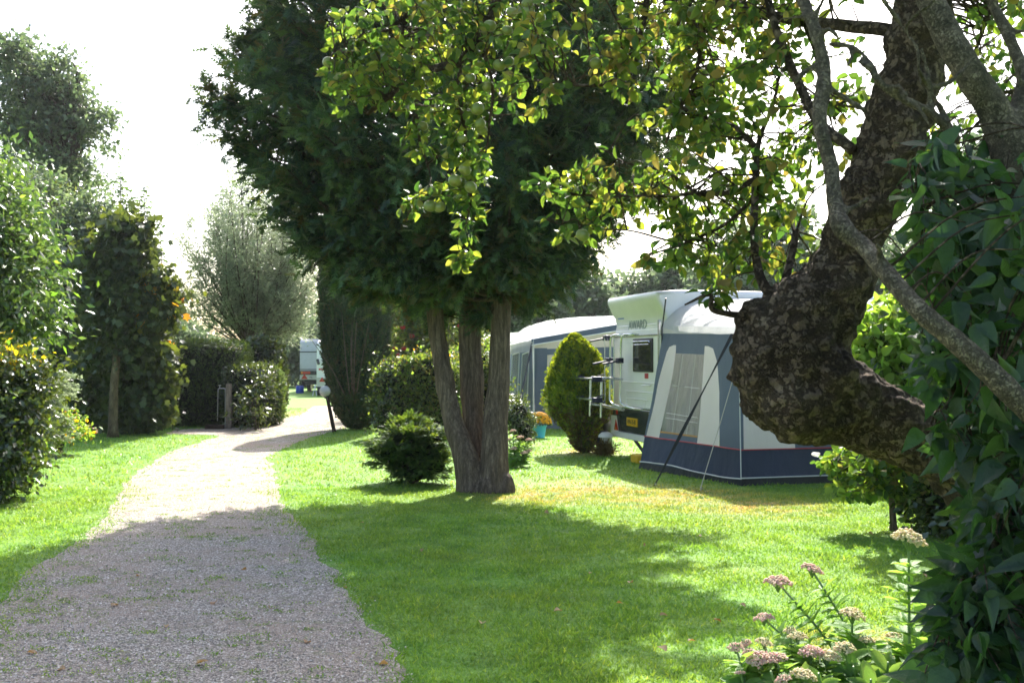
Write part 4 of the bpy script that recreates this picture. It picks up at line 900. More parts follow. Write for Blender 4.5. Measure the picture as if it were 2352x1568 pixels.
for y in (2.3, ):
    for x in (.1, 1.9):
        p = PM(); p.tube([(x, y, .31), (x + .12, y, .31)], .31, 20); p.build('wheel', M['black'], van)
yb = PM(); yb.box((1.46, -.28, .0), (1.74, -.04, .13)); o = yb.build('support_block', M['yellow_plastic'], None, bevel=.02); o.location = VAN; o.rotation_euler = (0, 0, VRZ); o.location.x += 0
tag(o, 'yellow plastic block under the raised corner leg of the near caravan', 'block')
# dark bag and stuff under the left side of the caravan
bag = PM(); v, f = ico(3); bag.mesh((v * [.26, .16, .30] + [-.42, -.02, .52]).tolist(), f.tolist()); bag.mesh((v * [.24, .14, .2] + [-.30, -.06, .2]).tolist(), f.tolist()); o = bag.build('dark_bag', M['black'], None, True); o.location = VAN; o.rotation_euler = (0, 0, VRZ); tag(o, 'black bags heaped behind the garden lamp against the caravan side', 'bag')

aw = empty('awning', VAN, VRZ, 'blue and white caravan awning with a clear plastic window, half hidden by the crooked trunk', 'awning')
A = 2.08
rb, fb, rt, ft = Vector((2.39, -.53, 0)), Vector((4.72, -.10, 0)), Vector((2.10, -.01, 1.99)), Vector((4.48, 0, 1.92))
def S(s, t, off=0.0):
    q = (rb * (1 - s) + fb * s) * (1 - t) + (rt * (1 - s) + ft * s) * t
    q = q + Vector((0, -off + .025 * math.sin(s * 3.14) * math.sin(t * 3.14) + .010 * math.sin(s * 26 + t * 3) * math.sin(t * 3.14) + .02 * math.sin(s * 19 + 1) * max(0, .3 - t) * 3 + .012 * mnoise.noise(Vector((s * 7, t * 3, 0))), 0)); return q
def patch(name, mat, poly, off, parent, nx=26, ny=26):
    """cut a panel of any outline out of the slightly billowing side wall"""
    xs = [a for a, _ in poly]; ys = [b for _, b in poly]; bm = bmesh.new()
    ring_ = [bm.verts.new((a, b, 0)) for a, b in poly]; fc = bm.faces.new(ring_)
    for k in range(1, nx):
        x = min(xs) + (max(xs) - min(xs)) * k / nx; g = bm.verts[:] + bm.edges[:] + bm.faces[:]; bmesh.ops.bisect_plane(bm, geom=g, plane_co=(x, 0, 0), plane_no=(1, 0, 0))
    for k in range(1, ny):
        y = min(ys) + (max(ys) - min(ys)) * k / ny; g = bm.verts[:] + bm.edges[:] + bm.faces[:]; bmesh.ops.bisect_plane(bm, geom=g, plane_co=(0, y, 0), plane_no=(0, 1, 0))
    for v in bm.verts: v.co = S(v.co.x, v.co.y, off)
    me = bpy.data.meshes.new(name); bm.to_mesh(me); bm.free(); return link(name, me, mat, parent, True)
RED = .235
def arc(cx, cy, rx, ry, a0, a1, n=6): return [(cx + rx * math.cos(math.radians(a0 + (a1 - a0) * i / n)), cy + ry * math.sin(math.radians(a0 + (a1 - a0) * i / n))) for i in range(n + 1)]
# frame with real openings: blue border strips, white panels, vinyl window
patch('side_panel', M['blue_cloth'], [(0, RED), (.012, RED), (.05, .60), (.10, .86), (.125, .9), (.18, .915), (.63, .915), (.69, .90), (.75, .80), (.785, .6), (.79, RED), (1, RED), (1, 1), (0, 1)], 0, aw)
patch('white_panel', M['white_cloth'], [(.014, RED), (.175, RED), (.215, .915), (.18, .913), (.128, .90), (.102, .86), (.053, .62)], .0, aw)
patch('white_panel', M['white_cloth'], [(.575, RED), (.788, RED), (.783, .6), (.748, .80), (.688, .90), (.63, .913), (.595, .913)], 0, aw)
patch('window_border', M['blue_cloth'], [(.215, .915), (.595, .915), (.592, .855), (.22, .855)], .0, aw, 8, 3)
patch('window_border', M['blue_cloth'], [(.175, RED), (.575, RED), (.577, .285), (.179, .285)], .0, aw, 8, 3)
patch('window', M['vinyl'], [(.179, .285), (.577, .285), (.592, .855), (.22, .855)], .0, aw, 30, 30)
patch('window_hem', M['orange_ribbon'], [(.179, .275), (.577, .275), (.577, .287), (.179, .287)], .006, aw, 8, 1)
patch('skirt', M['navy_cloth'], [(0, .045), (1, .045), (1, RED), (0, RED)], .0, aw, 26, 6)
patch('mud_flap', M['mud_flap'], [(-.01, 0), (1.0, 0), (1.0, .045), (0, .045)], .0, aw, 26, 2)
def strip(name, mat, fn, r=.009, n=40, parent=aw):
    p = PM(); p.tube([tuple(fn(i / n)) for i in range(n + 1)], r, 6); return p.build(name, M[mat], parent, True)
strip('red_piping', 'red_trim', lambda u: S(u, RED, .008), .008)
strip('hem_rope', 'white_trim', lambda u: S(u, .05 + .01 * math.sin(u * 6), .012), .009)
out_ = [(.013 + (.05 - .013) * q, RED + (.60 - RED) * q) for q in np.linspace(0, 1, 8)] + [(.078, .75), (.101, .86), (.127, .9), (.18, .915), (.4, .918), (.63, .915), (.69, .90), (.75, .80), (.784, .6), (.788, .4), (.79, RED)]
OS = spline([(a, b, 0) for a, b in out_], 3); strip('panel_piping', 'white_trim', lambda u: S(OS[int(u * (len(OS) - 1))][0], OS[int(u * (len(OS) - 1))][1], .01), .007, 60)
# transparent curtain ribs in the window
p = PM()
for (a, b, c, d) in ((.21, .42, .56, .41), (.21, .385, .56, .375), (.23, .62, .565, .615), (.30, .29, .33, .85), (.46, .29, .48, .85)): p.tube([tuple(S(a, b, .008)), tuple(S(c, d, .008))], .004, 4)
p.build('window_seams', M['white_trim'], aw)
# front wall
def Fp(y, t, off=0.0):
    x0, x1 = 4.72, 4.48; return Vector((x0 + (x1 - x0) * t + off, y - .1 * (1 - t) * (y < .05), t * 1.92 + .0))
def fpanel(name, mat, y0, y1, t0, t1, parent=aw, off=0.0):
    p = PM(); n = 10
    vs_ = [Fp(y0 + (y1 - y0) * i / n, t0 + (t1 - t0) * j / n, off + .012 * math.sin((y0 + (y1 - y0) * i / n) * 9) * math.sin(math.pi * (t0 + (t1 - t0) * j / n))) for j in range(n + 1) for i in range(n + 1)]
    p.mesh(vs_, [(j * (n + 1) + i, j * (n + 1) + i + 1, (j + 1) * (n + 1) + i + 1, (j + 1) * (n + 1) + i) for j in range(n) for i in range(n)]); return p.build(name, M[mat], parent, True)
fpanel('front_skirt', 'navy_cloth', -.0, 4.6, .045, RED); fpanel('front_mud_flap', 'mud_flap', 0, 4.6, 0, .045)
y = 0.0
for (w_, mt) in ((.04, 'blue_cloth'), (.66, 'white_cloth'), (.12, 'blue_cloth'), (1.1, 'vinyl'), (.12, 'blue_cloth'), (.6, 'white_cloth'), (.12, 'blue_cloth'), (1.1, 'vinyl'), (.12, 'blue_cloth'), (.62, 'white_cloth')):
    fpanel({'blue_cloth': 'front_strip', 'white_cloth': 'white_panel', 'vinyl': 'window'}[mt], mt, y, y + w_, RED if mt != 'vinyl' else .3, .97); 
    if mt == 'vinyl': fpanel('front_strip', 'blue_cloth', y, y + w_, RED, .3)
    y += w_
strip('red_piping', 'red_trim', lambda u: Fp(u * 4.6, RED, .01), .008); strip('hem_rope', 'white_trim', lambda u: Fp(u * 4.6, .052, .014), .009)
strip('corner_piping', 'white_trim', lambda u: Fp(-.01, .05 + u * .6, .012), .007)
fpanel('front_valance', 'blue_cloth', 0, 4.6, .965, 1.0)
# far end wall of the awning
p = PM(); p.poly([(A, 4.6, 0), (4.72, 4.6, 0), (4.48, 4.6, 1.95), (A, 4.6, 2.3)]); p.build('far_wall', M['beige_cloth'], aw)
# roof: taut cloth from the caravan rail down to the eaves, rounded off over the side wall
p = PM(); nx, ny = 24, 40; vs_ = []
for j in range(ny + 1):
    y_ = 4.7 * (j / ny) ** 1.6
    for i in range(nx + 1):
        s = i / nx; plane = 2.56 - .50 * s - .03 * math.sin(s * 3.14); edge = 1.99 - .07 * s + .10 * (1 - s) ** 4
        q = 1 - math.exp(-(y_ / (.10 + .2 * (1 - s)))); z = edge + (plane - edge) * q
        front = max(0.0, (s - .93) / .07); z = z * (1 - front ** 2) + front ** 2 * 1.93
        vs_.append((A - .02 + (4.5 - A) * s, y_ - .02, z))
p.mesh(vs_, [(j * (nx + 1) + i, (j + 1) * (nx + 1) + i, (j + 1) * (nx + 1) + i + 1, j * (nx + 1) + i + 1) for j in range(ny) for i in range(nx)]); p.build('roof', M['roof_cloth'], aw, True)
patch('side_valance', M['roof_cloth'], [(0, 1.0), (1, 1.0), (1, 1.05), (0, 1.06)], .012, aw, 20, 2)
strip('rail_piping', 'ink', lambda u: Vector((2.12 + .18 * (1 - u) ** 3 * 1.3, -.03 - .4 * (1 - u) ** 3, 2.5 * u + .02)) if u < .85 else Vector((2.12 + (u - .85) * .8, -.02, 2.125 + (u - .85) * 2.6)), .012)
# strap, guy ropes, pegs
def world_strip(name, mat, a, b, w, label, cat, group=None, tube=False):
    e = empty(name, (b[0], b[1], 0), 0, label, cat, group); p = PM(); a = Vector(a) - Vector((b[0], b[1], 0)); b2 = Vector((0, 0, b[2]))
    if tube: p.tube([tuple(a), tuple((a + b2) / 2 - Vector((0, 0, .02))), tuple(b2)], w, 6)
    else:
        n = 12; sd_ = Vector((.9, .3, 0)).normalized() * w / 2
        vs_ = []
        for i in range(n + 1):
            c = a.lerp(b2, i / n); tw = math.cos(i * .8) * .35 + .75; vs_ += [tuple(c - sd_ * tw), tuple(c + sd_ * tw)]
        p.mesh(vs_, [(2 * i, 2 * i + 1, 2 * i + 3, 2 * i + 2) for i in range(n)])
    p.build('strap' if not tube else 'rope', M[mat], e, thick=0 if tube else .003)
    p = PM(); p.tube([(0, 0, -.08), (.01, -.02, .05)], .006, 6); p.tube([(.01, -.02, .05), (.03, .0, .04), (.03, .02, .02)], .005, 5); p.build('peg', M['steel'], e); return e
w2 = lambda l: Matrix.Translation(VAN) @ Matrix.Rotation(VRZ, 4, 'Z') @ Vector(l)
gx, gy = G(1503, 1119); world_strip('storm_strap', 'webbing', w2((4.40, -.05, 1.93)), (gx, gy, .02), .05, 'black storm strap running from the near awning corner down to the lawn', 'strap')
gx, gy = G(1608, 1128); world_strip('guy_rope', 'rope', w2((4.55, -.06, 1.55)), (gx, gy, .02), .006, 'pale guy rope in front of the near awning window', 'rope', tube=True)

# ------------------------------------------------------------------ far awning with its caravan, third awning
TX, TY = .49, 24.0
aw2 = empty('awning', (TX, TY, 0), .10, 'blue awning with beige gable and white roof behind the golden thuja', 'awning')
def q_(x, z, y=0.0): return (x, y, z)
p = PM(); p.poly([q_(0, 0), q_(2.45, 0), q_(2.45, 2.42), q_(0, 2.0)]); p.build('gable_wall', M['beige_cloth'], aw2)
p = PM(); p.poly([q_(0, 0, -.012), q_(.32, 0, -.012), q_(.32, 1.86, -.012), q_(0, 1.86, -.012)]); p.poly([q_(.32, 1.70, -.012), q_(2.2, 1.78, -.012), q_(2.2, 1.90, -.012), q_(.32, 1.84, -.012)]); p.poly([q_(.32, 0, -.012), q_(2.2, 0, -.012), q_(2.2, .62, -.012), q_(.32, .62, -.012)]); p.poly([q_(1.5, .62, -.012), q_(2.2, .62, -.012), q_(2.2, 1.78, -.012), q_(1.5, 1.75, -.012)]); p.build('blue_frame', M['blue_cloth'], aw2)
p = PM(); p.poly([q_(.36, .62, -.03), q_(1.46, .62, -.03), q_(1.46, 1.5, -.03), q_(1.36, 1.62, -.03), q_(1.2, 1.68, -.03), q_(.6, 1.66, -.03), q_(.42, 1.58, -.03), q_(.36, 1.45, -.03)]); p.build('window', M['vinyl'], aw2)
p = PM(); p.mesh([q_(-.05, 1.93, -.04), q_(2.5, 2.36, -.04), q_(2.5, 2.50, -.04), q_(-.05, 2.06, -.04)], [(0, 1, 2, 3)]); p.build('roof_fringe', M['blue_cloth'], aw2, thick=.01)
p = PM(); p.tube([q_(-.05, 1.92, -.05), q_(2.5, 2.35, -.05)], .016, 6); p.tube([q_(0, 0, -.03), q_(0, 2.05, -.03)], .018, 6); p.build('white_piping', M['white_trim'], aw2)
p = PM(); p.poly([(0, 0, 0), (-.15, 5.2, 0), (0, 5.2, 1.9), (0, 0, 1.98)]); p.build('front_wall', M['blue_cloth'], aw2)
for y0, y1 in ((.35, 1.9), (2.5, 4.4)):
    p = PM(); p.poly([(-.10, y0, .5), (-.10, y1, .5), (-.03, y1, 1.72), (-.03, y0 + .1, 1.78)]); p.build('window', M['vinyl'], aw2)
    p = PM(); p.tube([(-.11, y0, .5), (-.04, y0 + .1, 1.78)], .014, 6); p.tube([(-.11, y1, .5), (-.04, y1, 1.72)], .014, 6); p.tube([(-.04, y0 + .1, 1.78), (-.04, y1, 1.72)], .014, 6); p.build('white_piping', M['white_trim'], aw2)
p = PM(); p.poly([(-.02, 0, 1.80), (-.02, 5.2, 1.74), (-.02, 5.2, 2.0), (-.02, 0, 2.05)]); p.build('valance', M['roof_cloth'], aw2)
p = PM(); nx, ny = 12, 16; vs_ = []
for j in range(ny + 1):
    for i in range(nx + 1):
        s = i / nx; t = j / ny; gb = 2.05 + .45 * s; tall = 2.04 + .66 * (1 - math.exp(-s / .16)); k_ = 1 - math.exp(-t / .14); z = gb * (1 - k_) + tall * k_ - .025 * math.sin(t * 9.42) ** 2 * (1 - s); vs_.append((2.5 * s - .05, 5.3 * t - .04, z))
p.mesh(vs_, [(j * (nx + 1) + i, j * (nx + 1) + i + 1, (j + 1) * (nx + 1) + i + 1, (j + 1) * (nx + 1) + i) for j in range(ny) for i in range(nx)]); p.build('roof', M['roof_cloth'], aw2, True)
for (s0, t0) in ((.28, .45), (.5, .7)):
    p = PM(); p.tube([(1.0 + s0, 1.2, 2.40 + s0 * .1), (1.2 + s0, 2.6, 2.50 + s0 * .1)], .02, 6); p.build('roof_streak', M['dark_wood'], aw2)  # thin dark brown streaks running along the roof
gx, gy = G(1160, 1010); world_strip('storm_strap', 'webbing', (.47, 24.0, 1.98), (X(1178, 22.3), 22.3, .02), .06, 'black storm strap at the left corner of the far awning', 'strap')
gx, gy = G(1228, 1000); world_strip('guy_rope', 'rope', (.46, 23.95, 2.0), (X(1229, 22.6), 22.6, .02), .008, 'pale guy rope at the front corner of the far blue awning', 'rope', tube=True)
def simple_van(name, label, loc, rz, L=5.0, Wd=2.1, H=2.55, z0=.45, bands=None):
    e = empty(name, loc, rz, label, 'caravan')
    pr = [(0, z0), (0, H - .55), (.08, H - .12), (.25, H), (L - .6, H), (L - .1, H - .5), (L, 1.0), (L - .2, z0)]
    p = PM(); k = len(pr); p.mesh([(0, y, z) for y, z in pr] + [(Wd, y, z) for y, z in pr], [tuple(range(k))[::-1], tuple(range(k, 2 * k))] + [(i, (i + 1) % k, (i + 1) % k + k, i + k) for i in range(k)]); p.build('body', M['van_white'], e, bevel=.06)
    for x in (-.01, Wd - .17):
        p = PM(); p.tube([(x, L * .48, .32), (x + .18, L * .48, .32)], .32, 20); p.build('wheel', M['black'], e)
    p = PM(); p.box((.25, -.012, 1.3), (Wd - .25, .01, 1.95)); w_ = p.build('window', M['dark_glass'], e, bevel=.01) if bands is None else None
    p = PM(); p.box((-.012, .8, 1.35), (.01, 1.7, 1.9)); p.build('window', M['dark_glass'], e, bevel=.01)
    p = PM(); p.box((.3, L - .02, .4), (Wd - .3, L + .9, .46)); p.build('drawbar', M['iron'], e)
    return e
simple_van('caravan', 'white caravan hidden behind the far blue awning', (3.0, 24.2, 0), .10)
aw3 = empty('awning', (-1.3, 31, 0), -.2, 'pale grey-blue awning with white roof seen between the cypress trunks', 'awning')
p = PM(); p.poly([(0, 0, 0), (2.4, 0, 0), (2.4, 0, 1.75), (0, 0, 1.75)]); p.poly([(0, 0, 0), (0, 3, 0), (0, 3, 1.75), (0, 0, 1.75)]); p.build('wall', M['roof_cloth'], aw3)
p = PM(); p.mesh([(-.05, -.05, 1.75), (2.45, -.05, 1.75), (2.45, 3, 2.3), (-.05, 3, 2.3), (-.05, -.05, 1.95), (2.45, -.05, 2.0), (2.45, 3, 2.6), (-.05, 3, 2.4)], [(0, 1, 5, 4), (4, 5, 6, 7), (1, 2, 6, 5), (3, 0, 4, 7)]); p.build('roof', M['white_cloth'], aw3)

# ------------------------------------------------------------------ the two far caravans at the end of the path
def far_van_a():
    Y = 50; x0 = X(688, Y); e = empty('caravan', (x0, Y, 0), .04, 'older pale caravan with dark green stripe and red triangle at the end of the path', 'caravan')
    Wd = 2.1; pr = [(0, .62), (0, 1.95), (.1, 2.45), (.35, 2.58), (4.6, 2.55), (5, 2.1), (5, .62)]; k = len(pr)
    p = PM(); p.mesh([(0, y, z) for y, z in pr] + [(Wd, y, z) for y, z in pr], [tuple(range(k))[::-1], tuple(range(k, 2 * k))] + [(i, (i + 1) % k, (i + 1) % k + k, i + k) for i in range(k)]); p.build('body', M['van_grey'], e, bevel=.05)
    p = PM(); p.box((-.02, -.02, 1.93), (Wd + .02, .03, 1.975)); p.box((-.02, -.02, 1.1), (Wd + .02, .02, 1.13)); p.box((-.025, 0, 1.1), (-.005, 4.8, 1.13)); p.box((-.025, 0, 1.9), (-.005, 4.8, 1.94)); p.tube([(0, -.01, .65), (0, -.01, 2.4)], .015, 6); p.build('trim', M['black'], e)
    p = PM(); p.box((-.02, 0.02, .9), (.0, 4.9, 1.1)); p.build('green_band', M['van_green'], e)
    p = PM(); p.box((.0, -.03, .86), (1.9, .0, 1.05)); p.build('light_panel', M['black'], e)
    p = PM(); p.box((.07, -.04, .9), (.16, -.03, 1.02)); p.build('indicator', M['orange_lens'], e)
    p = PM(); p.box((.16, -.04, .9), (.52, -.03, 1.02)); p.build('tail_light', M['red_lens'], e)
    p = PM(); p.box((.0, -.015, .63), (1.8, .0, .86)); p.build('lower_panel', M['van_beige'], e)
    p = PM(); p.mesh([(.08, -.03, .66), (.40, -.03, .66), (.24, -.03, .90)], [(0, 1, 2)]); p.build('triangle_reflector', M['red_lens'], e, thick=.01)
    text_mesh('NL', .12, M['ink'], e, 'country_sticker', (.56, -.02, .74))
    p = PM(); p.box((-.015, .5, 1.3), (.005, 1.2, 1.75)); p.build('window', M['dark_glass'], e)
    p = PM(); p.box((.2, .1, .4), (1.9, 4.5, .6)); p.tube([(.1, .3, 0), (.1, .3, .6)], .03, 6); p.build('chassis', M['iron'], e)
    for x in (.02, 1.9): p = PM(); p.tube([(x, 2.5, .33), (x + .18, 2.5, .33)], .33, 20); p.build('wheel', M['black'], e)
far_van_a()
def far_van_b():
    Y = 46; x0 = X(727, Y); e = empty('caravan', (x0, Y, 0), .05, 'white and cream caravan with small red triangle half hidden by the column cypress', 'caravan'); Wd = 2.1
    pr = [(0, .45), (0, 1.25), (.05, 1.9), (.12, 2.3), (.4, 2.45), (4.6, 2.45), (5, 2.0), (5, .45)]; k = len(pr)
    p = PM(); p.mesh([(0, y, z) for y, z in pr] + [(Wd, y, z) for y, z in pr], [tuple(range(k))[::-1], tuple(range(k, 2 * k))] + [(i, (i + 1) % k, (i + 1) % k + k, i + k) for i in range(k)]); p.build('body', M['van_white'], e, bevel=.05)
    p = PM(); p.box((0.01, -.02, .40), (2.09, .0, .80)); p.build('lower_panel', M['van_beige'], e)
    p = PM(); p.box((.10, -.03, 1.12), (.38, .0, 1.2)); p.build('tail_light', M['red_lens'], e, bevel=.02)
    p = PM(); p.mesh([(.12, -.035, .62), (.38, -.035, .62), (.25, -.035, .82)], [(0, 1, 2)]); p.build('triangle_reflector', M['red_lens'], e, thick=.01)
    p = PM(); p.box((.3, -.01, 1.4), (1.8, .03, 1.9)); p.build('window', M['dark_glass'], e)
    p = PM(); p.tube([(.05, -.1, 1.6), (.12, -.16, 1.38)], .06, 8); p.build('rear_lamp', M['black'], e)
    for x in (.02, 1.75): p = PM(); p.tube([(x, .3, .22), (x + .3, .3, .22)], .22, 16); p.build('wheel', M['black'], e)
    p = PM(); p.tube([(-.15, -.1, 0), (-.05, 0, .5)], .02, 6); p.tube([(.02, -.1, 0), (-.05, 0, .5)], .02, 6); p.build('corner_steady', M['steel'], e)
far_van_b()
bx, by = X(689, 49.4), 49.4
e = empty('water_barrel', (bx, by, 0), 0, 'round blue plastic barrel under the far older caravan', 'barrel'); p = PM(); p.lathe([(0, 0), (.17, 0), (.19, .05), (.19, .3), (.16, .36), (0, .36)], (0, 0, 0)); p.build('barrel_body', M['blue_plastic'], e, True); p = PM(); p.lathe([(.05, .36), (.05, .39), (0, .39)], (0, 0, 0)); p.build('lid', M['black'], e)

# ------------------------------------------------------------------ right: shrubs behind the crooked trunk
leafy('bright_shrub', 'bright sunlit shrub with big pale green leaves seen through the crook of the old trunk', 'shrub', (4.3, 10.1), [blob_px(2030, 780, 9.6, 75, 70, .4), blob_px(2010, 860, 9.6, 60, 60, .4), blob_px(2110, 850, 9.6, 90, 110, .5), blob_px(2200, 900, 9.8, 110, 160, .5), blob_px(2080, 720, 9.8, 50, 40, .3)],
      'bright', 260, 16, .10, .115, [leaf_hi(.3, .3, .12), leaf_hi(.26, .1, .08)], seed=121, limbs=14, trunk_r=.03, crown='foliage', trunkname='stems', extra=[('glossy', 90, 10, None)])
leafy('currant_bush', 'small open bush on two thin stems with sunlit yellow-green leaves below the crooked trunk', 'bush', (X(2050, 9.8), 9.8), [blob_px(1985, 1060, 9.8, 95, 35, .35), blob_px(2060, 1090, 9.8, 80, 60, .35), blob_px(1960, 1110, 9.7, 40, 35, .2), blob_px(2130, 1110, 9.9, 40, 55, .3), blob_px(1930, 1065, 9.7, 35, 18, .15)],
      'apple_leaf', 130, 9, .06, .075, [leaf_hi(.42, .2, .12), leaf_hi(.45, .1, .1)], trunk=[(X(2050, 9.8), 9.8, 0), (X(2046, 9.8), 9.8, .3), (X(2040, 9.8), 9.8, .62)], trunk_r=.035, bark='conifer_bark', seed=122, limbs=16, crown='foliage', extra=[('bright', 60, 6, None)])
leafy('dark_bush', 'dark leafy bush at the right behind the lilac, above the grass', 'bush', (4.2, 9.6), [blob_px(2170, 1160, 9.6, 70, 100, .4), blob_px(2240, 1130, 9.6, 70, 130, .4)], 'glossy', 170, 22, .09, .08, seed=123, limbs=20, trunk_r=.03, extra=[('apple_leaf', 60, 6, None)], crown='foliage', trunkname='stems', core=.5)
hedge('laurel_hedge', 'tall shrub border closing the lawn behind the lilac at the right edge', 'hedge', (5.6, 11.5), (2.2, 3.0, 2.3), .2, 'glossy', 9000, .1, LEAF2, 3, 124, lump=.25)

# ------------------------------------------------------------------ old crooked apple tree, near right
def wp(px, py, Y, rpx): c = W(px, py, Y); return (c.x, c.y, c.z, rpx * Y / F_PX)
apple = empty('apple_tree', (3.0, 3.7, 0), 0, 'old apple tree with a thick crooked knobbly trunk and leafy branches hanging over the lawn', 'tree')
TR = spline([(3.15, 3.75, -.1, .24), (3.0, 3.7, .35, .19), wp(2480, 1300, 3.65, 118), wp(2330, 1165, 3.65, 98), wp(2200, 1072, 3.7, 80), wp(2070, 985, 3.75, 84), wp(1960, 935, 3.78, 105), wp(1850, 895, 3.8, 135),
    wp(1815, 835, 3.8, 138), wp(1850, 750, 3.78, 125), wp(1905, 670, 3.74, 98), wp(1942, 600, 3.7, 76), wp(1975, 500, 3.66, 80), wp(2022, 400, 3.62, 82), wp(2055, 300, 3.58, 82), wp(2085, 200, 3.55, 78), wp(2102, 100, 3.52, 70), wp(2128, -40, 3.5, 68), wp(2140, -200, 3.5, 55), wp(2120, -380, 3.6, 40), wp(2060, -560, 3.8, 22)], 7)
def bl(px, py, Y, rx, rz, ry): k = Y / F_PX; c = W(px, py, Y); return ((c.x, c.y, c.z), (rx * k, ry * k, rz * k))
LUMPS = [bl(1785, 840, 3.74, 100, 115, 95), bl(1760, 745, 3.78, 62, 62, 60), bl(1850, 935, 3.7, 110, 85, 90), bl(1745, 800, 3.76, 68, 80, 70), bl(1890, 1005, 3.74, 60, 30, 50), bl(1925, 860, 3.62, 60, 70, 40), bl(1735, 705, 3.8, 38, 26, 30), bl(1800, 700, 3.8, 40, 30, 40), bl(1710, 860, 3.8, 38, 50, 40), bl(1880, 720, 3.66, 60, 60, 45), bl(1700, 740, 3.8, 24, 30, 22)]
def adisp(p):
    return .016 * mnoise.noise(p * 5.0) + .020 * (mnoise.turbulence(p * 12, 3, False) - .6) + .007 * mnoise.noise(p * 42) + .004 * mnoise.noise(Vector((p.x * 16, p.y * 60, p.z * 60)))
remeshed('trunk', M['apple_bark'], [(TR[:, :3], TR[:, 3], 28)], LUMPS, .011, apple, adisp, 5)
BR = [
 [(2070, 75, 3.55, 16), (1960, 60, 3.7, 15), (1850, 50, 3.9, 12), (1700, 15, 4.2, 10), (1560, -40, 4.4, 8)],
 [(1960, 345, 3.6, 13), (1880, 280, 3.7, 12), (1820, 160, 3.8, 10), (1770, 20, 3.9, 9), (1740, -150, 4, 7)],
 [(1800, 690, 3.8, 15), (1755, 655, 3.8, 12), (1735, 590, 3.85, 10), (1733, 480, 3.95, 9), (1737, 390, 4.0, 8), (1745, 320, 4.1, 6), (1775, 240, 4.1, 4), (1790, 170, 4.2, 3)],
 [(1740, 340, 4.05, 7), (1690, 295, 4.1, 6), (1640, 278, 4.2, 5), (1540, 235, 4.3, 3)],
 [(1795, 685, 3.82, 11), (1812, 610, 3.85, 9), (1828, 530, 3.9, 8)],
 [(1720, 725, 3.85, 9), (1670, 722, 3.8, 7), (1634, 710, 3.78, 6), (1628, 676, 3.78, 5), (1570, 700, 3.8, 2)],
 [(1735, 410, 4.0, 7), (1680, 440, 4.1, 6), (1600, 445, 4.25, 5), (1500, 450, 4.35, 4), (1400, 448, 4.4, 3), (1320, 447, 4.45, 2.5), (1235, 435, 4.5, 2)],
 [(1600, 445, 4.25, 4), (1540, 400, 4.3, 3), (1440, 375, 4.35, 2.5), (1390, 345, 4.4, 2)],
 [(1735, 450, 4, 5), (1660, 520, 4.05, 4), (1570, 560, 4.1, 3), (1480, 590, 4.1, 2)],
 [(1560, 560, 4.1, 3), (1440, 530, 4.2, 2), (1330, 525, 4.25, 1.5), (1240, 500, 4.3, 1.2)],
 [(1750, -560, 4.2, 26), (1560, -330, 4.4, 22), (1330, -170, 4.6, 18), (1165, -30, 4.7, 14), (1100, 90, 4.7, 12), (1054, 139, 4.7, 10), (960, 175, 4.7, 8), (841, 262, 4.7, 5)],
 [(1165, -30, 4.7, 9), (1040, -60, 4.8, 7), (930, 40, 4.9, 5), (850, 90, 4.9, 4), (770, 120, 4.9, 2.5)],
 [(930, 40, 4.9, 4), (918, 190, 4.9, 4), (955, 250, 4.85, 3), (965, 330, 4.8, 2.5), (990, 410, 4.8, 1.8), (985, 465, 4.8, 1)],
 [(1054, 139, 4.7, 6), (1060, 250, 4.7, 5), (1075, 350, 4.7, 4), (1082, 450, 4.7, 3), (1068, 530, 4.7, 2), (1064, 600, 4.7, 1.5)],
 [(1100, 90, 4.7, 5), (1130, 190, 4.6, 4), (1125, 280, 4.6, 3), (1110, 380, 4.6, 2)],
 [(1560, -330, 4.4, 12), (1500, -100, 4.3, 9), (1470, 80, 4.3, 6), (1400, 190, 4.3, 4), (1260, 190, 4.3, 2)],
 [(1560, -40, 4.4, 7), (1610, 100, 4.3, 5), (1570, 230, 4.3, 4), (1530, 330, 4.3, 2.5)],
 [(1850, 50, 3.9, 7), (1880, 150, 4.1, 5), (1900, 250, 4.3, 3)],
 [(2120, -380, 3.6, 30), (1960, -480, 3.9, 28), (1750, -560, 4.2, 26)],
 [(2128, -60, 3.5, 30), (2250, -150, 3.9, 22), (2330, -150, 4.4, 16), (2280, 0, 4.8, 8), (2240, 120, 5.0, 4)],
 [(2330, -150, 4.4, 10), (2420, 100, 4.6, 7), (2330, 220, 4.8, 3)],
]
wood = Acc(); BP = []
for b in BR:
    Q = spline([wp(*r) for r in b], 7); v, f = tube_geo(Q[:, :3] + np.array([[.006 * mnoise.noise(Vector(tuple(q[:3])) * 9), 0, .006 * mnoise.noise(Vector(tuple(q[:3])) * 7)] for q in Q]), Q[:, 3], 9); wood.add(v, f); BP.append(Q)
BPT = np.concatenate(BP)
rg = np.random.default_rng(77)
